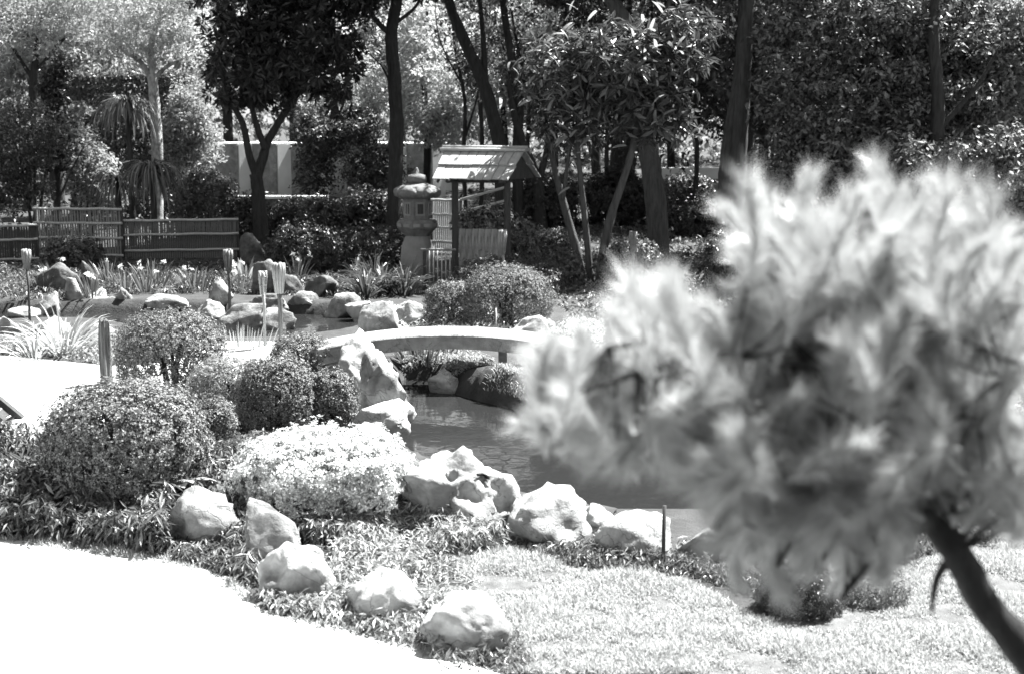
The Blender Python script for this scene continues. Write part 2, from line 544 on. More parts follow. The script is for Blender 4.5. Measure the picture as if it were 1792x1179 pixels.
# near shore of the pond
rock(688, 902, 790, 945, "large pale boulder with two small dark sockets at the pond edge", "rock_pale", depth=0.85, flat=0.3, lump=0.26, tilt=0.12, sub=5, seed=29, holes=[(0.21, 0.66, 0.045), (-0.43, 0.62, 0.06)])
rock(888, 1072, 855, 958, "broad cracked grey boulder beside the socketed pale boulder at the pond edge", "rock_pale", depth=0.95, flat=0.4, lump=0.2)
rock(1010, 1085, 880, 930, "small pale boulder wedged behind the cracked and the staked boulders", "rock_pale", depth=0.9)
rock(868, 925, 866, 930, "upright pale stone wedged between the socketed and the cracked boulder", "rock_pale", depth=0.9)
rock(1046, 1205, 896, 984, "flat pale boulder with a black stake standing in front of it", "rock_pale", depth=0.7)
rock(1185, 1290, 925, 985, "low boulder seen through the pine needles next to the staked boulder", "rock", depth=0.8)
rock(1335, 1420, 868, 930, "pale boulder at the pond edge behind the dark weeping bush", "rock_pale", depth=0.8)
rock(1440, 1560, 890, 940, "low grey boulder at the pond edge behind the pine", "rock", depth=0.8)
rock(1735, 1850, 850, 900, "pale boulder at the pond edge past the pine trunk", "rock_pale", depth=0.8)
# path edge
rock(446, 580, 950, 1060, "smooth two-humped pale rock at the edge of the white path", "rock_pale", depth=0.8, lump=0.22, flat=0.15, sub=5)
rock(600, 740, 998, 1097, "rounded pale rock between two clumps of dwarf bamboo beside the path", "rock_pale", depth=0.8, flat=0.15, sub=5)
rock(736, 895, 1040, 1150, "big wedge-shaped pale rock where the lawn meets the path", "rock_pale", depth=0.9, flat=0.28, tilt=-0.1, sub=5)
rock(282, 415, 856, 968, "mossy grey boulder beside the broad-leaved plant on the bank", "rock", depth=0.7, flat=0.35)
rock(420, 530, 878, 1006, "tall dark leaning slab in the dwarf bamboo bank", "rock", depth=0.6, tilt=0.35, flat=0.45)
# left shore of the near pond and bridge abutment
rock(585, 706, 588, 745, "tall white standing rock carrying the left end of the bridge", "rock_pale", depth=1.7, flat=0.4, lump=0.22, sub=5, seed=53)
rock(618, 722, 672, 738, "white boulder at the waterline below the tall standing rock", "rock_pale", z=WZ * 0.3, depth=1.2)
rock(600, 712, 704, 775, "stepped white rock with dark crevices at the water's edge", "rock_pale", z=WZ * 0.3, depth=1.1, lump=0.22, flat=0.5)
rock(597, 690, 745, 800, "block-like white rock behind the pale ground cover", "rock_pale", depth=1.0, flat=0.5)
rock(628, 705, 532, 592, "round white rock on top of the bank behind the bridge's left end", "rock_pale", depth=0.7)
rock(743, 803, 645, 690, "pointed white rock mirrored in the water under the bridge", "rock_pale", z=WZ, depth=0.7, flat=0.45)
rock(895, 985, 556, 600, "jagged white rock at the right end of the bridge", "rock_pale", depth=0.7, flat=0.45)
rock(690, 745, 528, 570, "small white rock beside the clipped azalea balls behind the bridge", "rock_pale", depth=0.7)
# far shore
rock(8, 62, 538, 556, "thin flat white slab at the far waterline", "rock_pale", z=WZ, depth=0.8, sub=3)
rock(44, 112, 513, 552, "blocky flat-topped grey rock at the far waterline", "rock", z=WZ, depth=0.7, flat=0.5, sub=4)
rock(101, 142, 490, 546, "upright square rock with white flowers behind it on the far shore", "rock", z=WZ, depth=0.7, flat=0.5)
rock(143, 199, 507, 546, "cone-shaped pale rock mirrored in the far pond", "rock_pale", z=WZ, depth=0.7, lump=0.3)
rock(200, 236, 505, 546, "curled wave-shaped rock on the far shore", "rock", z=WZ, depth=0.7, lump=0.35, tilt=0.3)
rock(233, 335, 517, 548, "long low white rock on the far shore next to the curled rock", "rock_pale", z=WZ, depth=0.5)
rock(357, 402, 489, 532, "leaning pale triangular rock behind the far slabs", "rock", depth=0.7, flat=0.5, tilt=-0.5)
rock(340, 392, 527, 560, "small sunlit rock at the foot of the leaning triangular rock", "rock_pale", z=WZ, depth=0.7)
rock(376, 470, 534, 580, "long slanting slab with a white top dipping into the far pond", "rock", z=WZ, depth=0.6, flat=0.5, tilt=0.25)
rock(425, 505, 543, 578, "dark-sided slab against the long slanting slab", "rock", z=WZ, depth=0.6, flat=0.5, tilt=-0.12)
rock(436, 502, 515, 540, "thin flat rock lying on the bank behind the bamboo torches", "rock", depth=0.7, flat=0.5)
rock(490, 560, 511, 549, "boxy white-topped rock with a dark front at the far waterline", "rock", z=WZ, depth=0.6, flat=0.5)
rock(563, 633, 515, 556, "rounded grey rock with a ledge at the far waterline", "rock", z=WZ, depth=0.6, flat=0.4)
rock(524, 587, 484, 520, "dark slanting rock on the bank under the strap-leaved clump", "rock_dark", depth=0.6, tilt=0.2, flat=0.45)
rock(604, 662, 529, 563, "pale rock with a pointed nose where the far pond ends", "rock_pale", z=WZ, depth=0.7, flat=0.45)
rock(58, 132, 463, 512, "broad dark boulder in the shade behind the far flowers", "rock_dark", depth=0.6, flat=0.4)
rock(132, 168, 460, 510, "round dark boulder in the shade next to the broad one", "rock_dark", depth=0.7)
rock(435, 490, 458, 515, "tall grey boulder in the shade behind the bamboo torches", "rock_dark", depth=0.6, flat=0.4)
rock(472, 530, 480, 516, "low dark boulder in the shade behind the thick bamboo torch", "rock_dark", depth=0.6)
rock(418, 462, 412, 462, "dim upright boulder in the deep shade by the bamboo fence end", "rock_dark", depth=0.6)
rock(20, 130, 556, 610, "sunlit white rock half hidden by the arching pale leaves", "rock_pale", depth=0.5, z=-0.1)
rock(135, 215, 568, 605, "sunlit white rock beside the weathered post", "rock_pale", depth=0.5, z=-0.1)
rock(-30, 45, 556, 600, "white rock at the far left of the bank behind the arching leaves", "rock_pale", depth=0.5, z=-0.1)
s = rock(1270, 1440, 1098, 1135, "flat white stepping stone sunk in the lawn", "rock_pale", depth=1.4, flat=0.5, name="stepping_stone")
s.location.z -= 0.03

# ------------------------------------------------------------------ stone bridge
bl, br = A(548, 607, 20.0), A(1030, 607, 19.6)
bt = thing("stone_bridge", "low arched pale stone slab bridge across the pond", "bridge", ((bl.x + br.x) / 2, 19.8, 0))
Lb = (br - bl).length
nb = 40
prof = []
for i in range(nb + 1):
    t = i / nb * 2 - 1
    prof.append((t * Lb / 2, 0.33 + 0.23 * (1 - abs(t) ** 2.0), 0.20 + 0.05 * t * t))
V, F = [], []
for x, zt, th in prof:
    for y, z in ((-0.42, zt - th), (-0.42, zt - 0.02), (-0.40, zt), (0.40, zt), (0.42, zt - 0.02), (0.42, zt - th)):
        V.append((x, y, z))
for i in range(nb):
    for k in range(6):
        a_, b_ = i * 6 + k, i * 6 + (k + 1) % 6
        F += [(a_, a_ + 6, b_ + 6), (a_, b_ + 6, b_)]
for e in (0, nb * 6):
    for k in range(1, 5): F.append((e, e + k, e + k + 1) if e else (e, e + k + 1, e + k))
mk("bridge_slab", V, F, M["concrete"], bt)
for x in (0.75, 1.18):
    V, F = box((x, 0.05, 0.0), (0.12, 0.5, 0.9)); mk("support_post", V, F, M["concrete"], bt)
V, F = box((-Lb / 2 + 0.35, 0, 0.0), (0.5, 0.7, 0.62)); mk("abutment", V, F, M["concrete"], bt)
V, F = box((Lb / 2 - 0.3, 0, 0.0), (0.5, 0.7, 0.62)); mk("abutment", V, F, M["concrete"], bt)

# ------------------------------------------------------------------ clipped shrubs
def shrub_mesh(sx, sy, sz, n, leaf, seed, lumps=0.10, shell=0.22, bottom=-0.55):
    """leaf shell of a clipped dome, local origin at its base centre"""
    r = np.random.default_rng(seed)
    d = sphere_dirs(int(n * 1.5), r)
    d = d[d[:, 2] > bottom][:n]
    off = Vector((seed * 1.7 % 40, seed * 0.9 % 40, seed * 2.3 % 40))
    k = np.array([mnoise.noise(Vector(v) * 2.6 + off) + 0.6 * mnoise.noise(Vector(v) * 6.0 + off) for v in d])
    rad = (1 + lumps * k) * (1 - shell * r.uniform(0, 1, len(d)) ** 1.6)
    sq = np.sign(d) * np.abs(d) ** 0.85
    P = sq * rad[:, None] * np.array([sx / 2, sy / 2, sz / 2 / 0.78])
    P[:, 2] += sz - P[:, 2].max()
    N = unit(d / np.array([sx, sy, sz]) * sz)
    m = max(len(d) // 8, 1)                              # twig tips: eight leaves fan out of each
    P, N = P[:m], N[:m]
    hol = np.array([mnoise.noise(Vector(v) * 5.0 + off * 2) for v in d[:m]])
    ok = hol > -0.36 + 0.2 * r.normal(size=m)            # small hollows in the clipped surface
    P, N = P[ok], N[ok]; m = len(P)
    P = P + N * (leaf * 1.1 * r.normal(size=(m, 1)))
    stray = r.uniform(size=m) < 0.025
    P[stray] += (N[stray] + np.array([0, 0, 0.5])) * leaf * r.uniform(1.0, 3.0, (stray.sum(), 1))
    P8, N8 = np.repeat(P, 8, 0), np.repeat(N, 8, 0)
    fan = sphere_dirs(m * 8, r)
    T = unit(fan + N8 * 0.7 + np.array([0, 0, 0.1]))
    return leaves(P8 + fan * leaf * 0.25, N8 + np.array([0, 0, 0.15]), leaf * 1.15, 0.5, 0.35, r=r, tdir=T)
def stems(h, spread, n, rad, seed):
    r = np.random.default_rng(seed)
    parts = []
    for i in range(n):
        a = r.uniform(0, 6.28); s = spread * r.uniform(0.4, 1)
        p = [(0.06 * math.cos(a), 0.06 * math.sin(a), -0.1), (s * 0.35 * math.cos(a), s * 0.35 * math.sin(a), h * 0.45), (s * math.cos(a + .3), s * math.sin(a + .3), h)]
        parts.append(tube(smoothpath(p, 4), np.linspace(rad, rad * 0.35, 9), 6))
    return join(parts)
SSEED = [100]
def shrub(x0, x1, yt, yb, label, mat="leaf_azalea", n=9000, leaf=0.045, depth=0.9, z=None, group=None, lift=0.0, lumps=0.15, bottom=-0.55, name="clipped_shrub", nstem=5, cat="shrub"):
    SSEED[0] += 1
    p = G((x0 + x1) / 2, yb, 0.0)
    zz = H1(p.x, p.y) if z is None else z
    p = G((x0 + x1) / 2, yb, zz)
    s = mpp(p.y)
    w = (x1 - x0) * s
    dp = w * depth
    h = (yb - yt) * s * 1.0
    p.y += dp * 0.35
    p.z = zz
    t = thing(name, label, cat, p, group)
    fine = 0.5 if p.y < 26 else 0.8
    V, F = shrub_mesh(w, dp, h * (1 - lift), int(n * (3.0 if p.y < 26 else 1.5)), leaf * fine, SSEED[0], lumps, bottom=bottom)
    V[:, 2] += h * lift
    stuff(mk("foliage", V, F, M[mat], t))
    V, F = stems(h * (0.75), w * 0.28, nstem, 0.022 + 0.012 * w, SSEED[0])
    mk("stem", V, F, M["bark"], t, smooth=True)
    return t
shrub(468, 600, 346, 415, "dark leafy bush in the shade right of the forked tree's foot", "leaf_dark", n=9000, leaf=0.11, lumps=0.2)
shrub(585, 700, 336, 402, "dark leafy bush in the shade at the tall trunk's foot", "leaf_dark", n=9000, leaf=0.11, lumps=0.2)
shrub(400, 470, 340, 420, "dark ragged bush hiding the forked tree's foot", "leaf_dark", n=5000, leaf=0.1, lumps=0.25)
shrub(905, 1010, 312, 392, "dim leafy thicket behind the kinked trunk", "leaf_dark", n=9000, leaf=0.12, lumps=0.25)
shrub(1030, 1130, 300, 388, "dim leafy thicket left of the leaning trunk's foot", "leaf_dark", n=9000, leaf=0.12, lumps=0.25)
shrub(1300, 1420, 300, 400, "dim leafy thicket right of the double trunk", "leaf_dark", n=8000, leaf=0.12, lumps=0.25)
shrub(48, 348, 664, 884, "large rounded azalea mound on the bank above the white path", n=26000, leaf=0.05, depth=0.85, lumps=0.13)
shrub(188, 386, 545, 700, "dark-bellied round shrub beside the weathered wooden post", n=17000, leaf=0.05, lift=0.12, lumps=0.12)
shrub(326, 411, 694, 800, "small open-stemmed round shrub between the two larger azaleas", n=5000, leaf=0.045, lift=0.2)
shrub(322, 470, 628, 712, "pale loose shrub behind the pair of azalea balls", "leaf_light", n=8000, leaf=0.05)
shrub(408, 548, 624, 766, "taller azalea ball of the touching pair by the standing rock", n=14000, leaf=0.045, lift=0.05)
shrub(530, 622, 644, 756, "narrower azalea ball of the touching pair by the standing rock", n=9000, leaf=0.045, lift=0.05)
shrub(468, 580, 584, 655, "low dark spreading shrub in front of the bridge's left end", "leaf_azalea", n=10000, leaf=0.045, lumps=0.16)
shrub(742, 838, 495, 572, "smaller clipped azalea ball behind the bridge", n=9000, leaf=0.05, lift=0.1)
shrub(808, 968, 467, 574, "larger clipped azalea ball behind the bridge", n=15000, leaf=0.05, lift=0.12)
shrub(788, 992, 455, 520, "wide dark flattened dome of clipped azalea behind the pale ball", "leaf_mid", n=14000, leaf=0.05)
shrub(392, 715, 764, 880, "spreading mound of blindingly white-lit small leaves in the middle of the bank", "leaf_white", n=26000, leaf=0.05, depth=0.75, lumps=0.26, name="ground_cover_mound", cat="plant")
shrub(1335, 1485, 958, 1082, "dark weeping bush standing alone at the edge of the lawn", "leaf_mid", n=9000, leaf=0.035, lumps=0.2)
shrub(1480, 1600, 985, 1062, "thin wispy bush beside the dark weeping bush", "leaf_light", n=2500, leaf=0.04, lumps=0.3)
shrub(74, 166, 418, 470, "low fine-leaved shrub in front of the bamboo fence", "leaf_mid", n=7000, leaf=0.08)
shrub(-25, 22, 468, 548, "pale sunlit shrub at the edge of the far shore", "leaf_light", n=5000, leaf=0.07)
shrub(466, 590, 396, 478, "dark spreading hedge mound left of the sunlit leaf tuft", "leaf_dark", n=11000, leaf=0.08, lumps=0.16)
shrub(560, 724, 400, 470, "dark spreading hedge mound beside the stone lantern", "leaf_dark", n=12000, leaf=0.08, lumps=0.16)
shrub(300, 408, 292, 420, "dense dark rounded bush behind the bamboo fence", "leaf_mid", n=12000, leaf=0.11, lumps=0.15)
shrub(886, 938, 385, 455, "rounded bush with a sunlit crown beside the shelter's right post", "leaf_azalea", n=5000, leaf=0.09)
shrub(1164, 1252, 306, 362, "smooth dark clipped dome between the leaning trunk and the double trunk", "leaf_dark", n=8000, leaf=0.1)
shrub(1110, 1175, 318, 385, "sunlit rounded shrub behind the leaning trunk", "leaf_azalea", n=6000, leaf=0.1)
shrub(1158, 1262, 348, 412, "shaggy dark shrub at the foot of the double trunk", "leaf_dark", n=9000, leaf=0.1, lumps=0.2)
shrub(930, 1000, 405, 450, "low pale-topped shrub on the slope behind the many-stemmed tree", "leaf_azalea", n=6000, leaf=0.08)
shrub(1060, 1150, 420, 500, "leafy low shrub at the foot of the many-stemmed tree", "leaf_mid", n=7000, leaf=0.09, lumps=0.25)
shrub(940, 1020, 440, 505, "small leafy shrub between the azalea domes and the many-stemmed tree", "leaf_mid", n=5000, leaf=0.08, lumps=0.25)
shrub(1230, 1330, 400, 520, "twiggy dark shrub behind the pine's upper plumes", "leaf_dark", n=5000, leaf=0.09, lumps=0.3, nstem=12)

# ------------------------------------------------------------------ ground cover, grass
def clump_cover(name, label, px, n, leaf, mat, up=0.16, droop=0.5, aspect=0.22, cat="ground cover", z=0.0):
    """rosettes of narrow drooping leaves over the ground inside a pixel-measured patch"""
    poly = world_poly(px, z)
    C = ground_pts(sample_poly(poly, n))
    C = C[C[:, 2] > -0.12]
    k = 9
    P = np.repeat(C, k, 0)
    m = len(P)
    hump = np.array([max(0.25, 1 + 1.1 * mnoise.noise(Vector((c[0] * 2.2, c[1] * 1.6, up * 9)))) for c in C]).repeat(k)
    P[:, 2] += rng.uniform(0.1, 1.0, m) * up * hump
    P[:, :2] += rng.normal(size=(m, 2)) * 0.03
    a = rng.uniform(0, 2 * math.pi, m)
    T = np.stack([np.cos(a), np.sin(a), rng.uniform(-0.3, 0.8, m)], 1)
    N = np.stack([np.cos(a) * 0.5, np.sin(a) * 0.5, np.ones(m)], 1)
    V, F = leaves(P, N, leaf, aspect, 0.35, droop, tdir=T)
    o = mk(name, V, F, M[mat])
    return tag(o, label, cat, kind="stuff")
clump_cover("dwarf_bamboo", "dark dwarf bamboo strip between the large azalea and the white path", [(-20, 850), (130, 850), (250, 870), (300, 935), (290, 975), (150, 955), (-20, 938)], 1700, 0.12, "sasa", 0.3)
clump_cover("dwarf_bamboo", "dwarf bamboo growing around the leaning slab on the bank", [(230, 900), (300, 850), (420, 830), (520, 860), (560, 940), (470, 975), (440, 1030), (380, 1000), (260, 965)], 1700, 0.10, "sasa", 0.16)
clump_cover("dwarf_bamboo", "dwarf bamboo below the white ground cover mound", [(520, 860), (640, 850), (720, 870), (790, 930), (890, 960), (760, 985), (600, 960), (540, 960)], 2300, 0.085, "sasa_sunlit", 0.18)
clump_cover("dwarf_bamboo", "dwarf bamboo between the rocks along the path edge", [(455, 1050), (560, 1000), (600, 960), (700, 970), (800, 1000), (830, 1040), (745, 1100), (730, 1135), (600, 1098), (480, 1075)], 1700, 0.08, "sasa_sunlit", 0.12)
clump_cover("dwarf_bamboo", "fringe of weeds under the row of pond edge boulders", [(880, 945), (1000, 955), (1060, 975), (1200, 985), (1340, 1010), (1340, 1050), (1200, 1006), (1050, 1002), (900, 962)], 700, 0.06, "sasa", 0.08)
clump_cover("trailing_plant", "leafy sprays trailing over the path beside the wedge-shaped rock", [(840, 1110), (900, 1130), (930, 1179), (880, 1179), (850, 1160)], 130, 0.06, "sasa", 0.06)
clump_cover("trailing_plant", "pale sprawling plant between the dwarf bamboo and the mossy boulder", [(232, 880), (300, 865), (300, 920), (270, 960), (235, 930)], 260, 0.08, "leaf_light", 0.2, aspect=0.3)
clump_cover("low_plants", "low leafy planting on the shaded bank behind the far pond", [(-80, 545), (-80, 452), (250, 458), (430, 465), (560, 480), (640, 500), (740, 515), (640, 525), (430, 515), (250, 515), (40, 530)], 2600, 0.11, "leaf_mid", 0.14, aspect=0.3, cat="plants")
clump_cover("low_plants", "low sunlit planting on the bank under the bridge", [(690, 610), (830, 610), (860, 640), (800, 655), (700, 650)], 500, 0.09, "blade_pale", 0.1, cat="plants")
clump_cover("low_plants", "low planting on the slope behind the many-stemmed tree", [(900, 470), (920, 400), (1200, 395), (1280, 440), (1280, 540), (1000, 560)], 2500, 0.12, "leaf_azalea", 0.1, aspect=0.35, cat="plants")
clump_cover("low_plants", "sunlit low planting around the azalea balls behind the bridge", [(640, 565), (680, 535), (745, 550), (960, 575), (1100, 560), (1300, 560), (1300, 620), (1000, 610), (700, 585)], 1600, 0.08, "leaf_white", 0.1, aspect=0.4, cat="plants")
clump_cover("low_plants", "pale low planting around the arching leaves beside the left path", [(-40, 600), (100, 585), (190, 590), (260, 610), (200, 640), (90, 625), (-40, 622)], 1100, 0.06, "leaf_light", 0.12, aspect=0.4, cat="plants")
clump_cover("low_plants", "rough planting on the pond bank behind the dark weeping bush", [(1290, 905), (1480, 860), (1600, 820), (1830, 800), (1830, 935), (1600, 985), (1480, 1050), (1340, 1010)], 1500, 0.07, "sasa", 0.12, cat="plants")
clump_cover("low_plants", "pale planting on the far bank of the near pond behind the pine", [(960, 720), (1100, 650), (1300, 600), (1830, 600), (1830, 790), (1560, 775), (1400, 740), (1060, 735)], 2200, 0.08, "leaf_light", 0.14, aspect=0.35, cat="plants")
clump_cover("low_plants", "dim undergrowth on the woodland floor behind the bamboo fence and lantern", [(-400, 450), (-400, 300), (2200, 300), (2200, 480), (1300, 470), (700, 440)], 5000, 0.22, "leaf_mid", 0.3, aspect=0.4, cat="plants")
clump_cover("low_plants", "low dark planting between the near shrubs on the bank", [(300, 860), (280, 740), (420, 700), (600, 720), (600, 800), (420, 840)], 900, 0.07, "leaf_mid", 0.1, aspect=0.4, cat="plants")

def lawn_grass(name, label, poly, n, hgt, mat, w=0.006):
    P = ground_pts(sample_poly(poly, n))
    P = P[P[:, 2] > -0.1]; n = len(P)
    # patchy: keep more where noise is high
    D = rng.normal(size=(n, 3)) * 0.6; D[:, 2] = 1
    k = np.array([mnoise.noise(Vector((p[0] * 1.6, p[1] * 1.6, 0))) + 0.6 * mnoise.noise(Vector((p[0] * 5, p[1] * 5, 3))) for p in P])
    ok = k > -0.28 + 0.12 * rng.normal(size=n)
    P, D, k = P[ok], D[ok], k[ok]
    V, F = blades(P, D, hgt * (0.9 + 1.1 * k), w, 0.9, 2)
    o = mk(name, V, F, M[mat])
    return tag(o, label, "grass", kind="stuff")
LAWN_V = world_poly([(885, 1180), (850, 1060), (740, 965), (820, 950), (900, 964), (1050, 1003), (1200, 1012), (1330, 1082), (1480, 1052), (1600, 985), (1830, 935), (1830, 1190)], 0)
lawn_grass("lawn_grass", "short sunlit grass of the lawn between the rocks and the pine", LAWN_V, 85000, 0.06, "grass", 0.008)
ISLE = world_poly([(790, 660), (940, 650), (1100, 650), (1100, 740), (960, 735), (890, 715), (800, 695)], 0.1)
lawn_grass("bank_grass", "short grass on the rounded island bank in the pond", ISLE, 16000, 0.06, "grass", 0.012)
LEFTG = world_poly([(-40, 800), (60, 795), (80, 850), (-40, 870)], 0)
lawn_grass("bank_grass", "pale rough grass beside the large azalea mound", LEFTG, 6000, 0.16, "grass", 0.009)
# ragged grass along the path edge
edge = world_poly([(-20, 930), (0, 932), (150, 950), (300, 972), (400, 1000), (430, 1040), (470, 1070), (600, 1090), (740, 1130), (880, 1172), (890, 1185), (740, 1147), (600, 1104), (465, 1080), (425, 1050), (395, 1016), (300, 989), (150, 968), (0, 947), (-20, 946)], 0)
lawn_grass("edge_grass", "ragged grass fringe along the edge of the white path", edge, 6000, 0.06, "grass", 0.008)

Pw = []
for rx0, rx1, ry in ((446, 580, 1060), (600, 740, 1097), (736, 895, 1150), (282, 415, 968), (420, 530, 1006), (690, 900, 945), (893, 1064, 958), (1050, 1195, 982)):
    for u in np.linspace(-0.06, 1.06, int((rx1 - rx0) / 4)):
        if rng.uniform() < 0.4: continue
        q = G(rx0 + u * (rx1 - rx0), ry - 0.22 * (rx1 - rx0) * (2 * u - 1) ** 2 + rng.normal() * 5 + 2, 0.05)
        Pw.append((q.x, q.y))
Pw = ground_pts(np.array(Pw)); k = 10
P = np.repeat(Pw, k, 0); m = len(P)
P[:, 2] += rng.uniform(0.0, 0.13, m); P[:, :2] += rng.normal(size=(m, 2)) * 0.03
a = rng.uniform(0, 2 * math.pi, m)
T = np.stack([np.cos(a), np.sin(a), rng.uniform(-0.2, 1.0, m)], 1)
V, F = leaves(P, np.stack([np.cos(a) * .5, np.sin(a) * .5, np.ones(m)], 1), 0.085, 0.24, 0.35, 0.5, tdir=T)
tag(mk("rock_edge_weeds", V, F, M["sasa"]), "leafy weeds growing up round the feet of the near rocks", "weeds", kind="stuff")

# ------------------------------------------------------------------ strap-leaved plants
def strap_plant(name, px, py, label, n, length, width, mat, spread=1.0, droop=0.8, z=None, group=None, cat="plant", rad=0.12, flowers=0, Y=None, parts=False):
    p = G(px, py, 0.0)
    zz = H1(p.x, p.y) if z is None else z
    p = G(px, py, zz)
    t = thing(name, label, cat, p, group)
    a = rng.uniform(0, 2 * math.pi, n)
    q = rng.uniform(0, 1, n) ** 0.6
    P = np.stack([np.cos(a) * q * rad, np.sin(a) * q * rad, np.full(n, -0.02)], 1)
    D = np.stack([np.cos(a) * q * spread, np.sin(a) * q * spread, np.ones(n)], 1)
    if parts:
        for i in range(n):
            V, F = blades(P[i:i + 1], D[i:i + 1], length, width, droop, 5)
            mk("leaf", V, F, M[mat], t)
    else:
        V, F = blades(P, D, length, width, droop, 5)
        stuff(mk("leaves", V, F, M[mat], t))
    for i in range(flowers):
        a = rng.uniform(0, 6.28); rr = rad * rng.uniform(0.2, 1.6)
        c = np.array([rr * math.cos(a), rr * math.sin(a), length * rng.uniform(0.75, 1.1)])
        d = sphere_dirs(9); d[:, 2] = np.abs(d[:, 2])
        V, F = leaves(np.repeat(c[None], 9, 0), d, 0.075, 0.7, 0.3, 0.3, tdir=d)
        mk("flower", V, F, M["petal"], t)
    return t
G1 = "white irises along the far shore"
for i, (px, py) in enumerate([(75, 508), (112, 503), (165, 508), (215, 502), (250, 505), (282, 502), (310, 498), (338, 508), (195, 490), (268, 490), (420, 505), (510, 498)]):
    strap_plant("iris_clump", px + rng.normal() * 9, py + rng.normal() * 5, "iris clump with white flowers on the bank of far shore rocks", 34, 0.5, 0.03, "blade", 0.55, 0.35, group=G1, rad=0.2, flowers=int(rng.integers(1, 4)))
for px, py, l in [(640, 520, "strap-leaved clump spilling towards the dark slanting rock"), (672, 514, "strap-leaved clump with bent leaves in the middle of the row"), (708, 516, "strap-leaved clump beside the small bamboo railing"), (655, 498, "strap-leaved clump at the back of the row below the hedge mound")]:
    strap_plant("agapanthus_clump", px, py, l, 90, 0.75, 0.045, "blade_dark", 0.9, 0.95, rad=0.18)
strap_plant("arching_leaf_clump", 110, 618, "pale arching strap-leaved clump spreading beside the left path", 110, 0.85, 0.03, "blade_pale", 1.2, 0.7, rad=0.3, parts=True)
strap_plant("arching_leaf_clump", 60, 624, "smaller pale strap-leaved clump at the corner of the left path", 40, 0.6, 0.03, "blade_pale", 1.3, 0.8, rad=0.2, parts=True)
strap_plant("reed_clump", 425, 606, "upright pale reeds at the pond edge behind the bamboo torch", 40, 0.35, 0.022, "blade_pale", 0.35, 0.1, rad=0.45)
strap_plant("reed_clump", 740, 632, "dark strap leaves growing under the bridge", 60, 0.5, 0.04, "blade_dark", 0.7, 0.5, rad=0.4)
strap_plant("reed_clump", 775, 640, "thin reeds beside the pointed rock under the bridge", 40, 0.45, 0.03, "blade", 0.5, 0.3, rad=0.3)
# white flower heads near the far bank
strap_plant("lily_clump", 430, 490, "pale leafy lilies in the shade behind the leaning triangular rock", 20, 0.5, 0.06, "blade_pale", 0.6, 0.5, rad=0.2, flowers=3)
strap_plant("lily_clump", 520, 478, "pale flowering stem beside the thick bamboo torch", 10, 0.4, 0.05, "blade_pale", 0.4, 0.3, rad=0.1, flowers=3)
strap_plant("lily_clump", 622, 472, "sunlit leaf tuft between the dark hedge mounds", 30, 0.4, 0.05, "petal", 1.0, 0.6, rad=0.15)
# broad-leaved plant by the large azalea
bp_ = G(305, 850, 0.3); bp_.z = H1(bp_.x, bp_.y)
t = thing("broad_leaved_plant", "broad-leaved plant with big pale upright leaves below the large azalea", "plant", bp_)
for i in range(17):
    a = rng.uniform(0, 6.28); q = rng.uniform(0.2, 1)
    d = np.array([[math.cos(a) * q, math.sin(a) * q, 1.0]])
    V, F = blades(np.array([[math.cos(a) * .06, math.sin(a) * .06, 0]]), d, 0.5, 0.15, 0.8, 5)
    mk("leaf", V, F, M["blade_pale"], t)

# yucca-like trees with drooping rosettes
def rosette_tree(px, py, Y, label, n, length, base_py):
    top = A(px, py, Y)
    zb = H1(top.x, top.y)
    t = thing("rosette_tree", label, "tree", (top.x, top.y, zb), None)
    h = top.z - zb
    V, F = tube(smoothpath([(0, 0, -0.1), (0.05, 0, h * 0.5), (0, 0, h)], 5), np.linspace(0.1, 0.06, 11), 8, 0.08)
    mk("trunk", V, F, M["bark"], t, smooth=True)
    a = rng.uniform(0, 6.28, n); e = rng.uniform(-0.2, 1.2, n)
    D = np.stack([np.cos(a), np.sin(a), e], 1)
    V, F = blades(np.tile([[0, 0, h]], (n, 1)), D, length, 0.05, 2.2, 6)
    stuff(mk("crown", V, F, M["blade"], t))
rosette_tree(222, 185, 39.5, "tall rosette tree with drooping strap leaves before the high hedge", 170, 1.35, 0)
rosette_tree(264, 300, 38.0, "shorter rosette tree with drooping leaves just behind the fence", 170, 1.4, 0)
rosette_tree(204, 318, 38.6, "lowest rosette tree with grassy leaves hanging over the fence", 120, 1.2, 0)

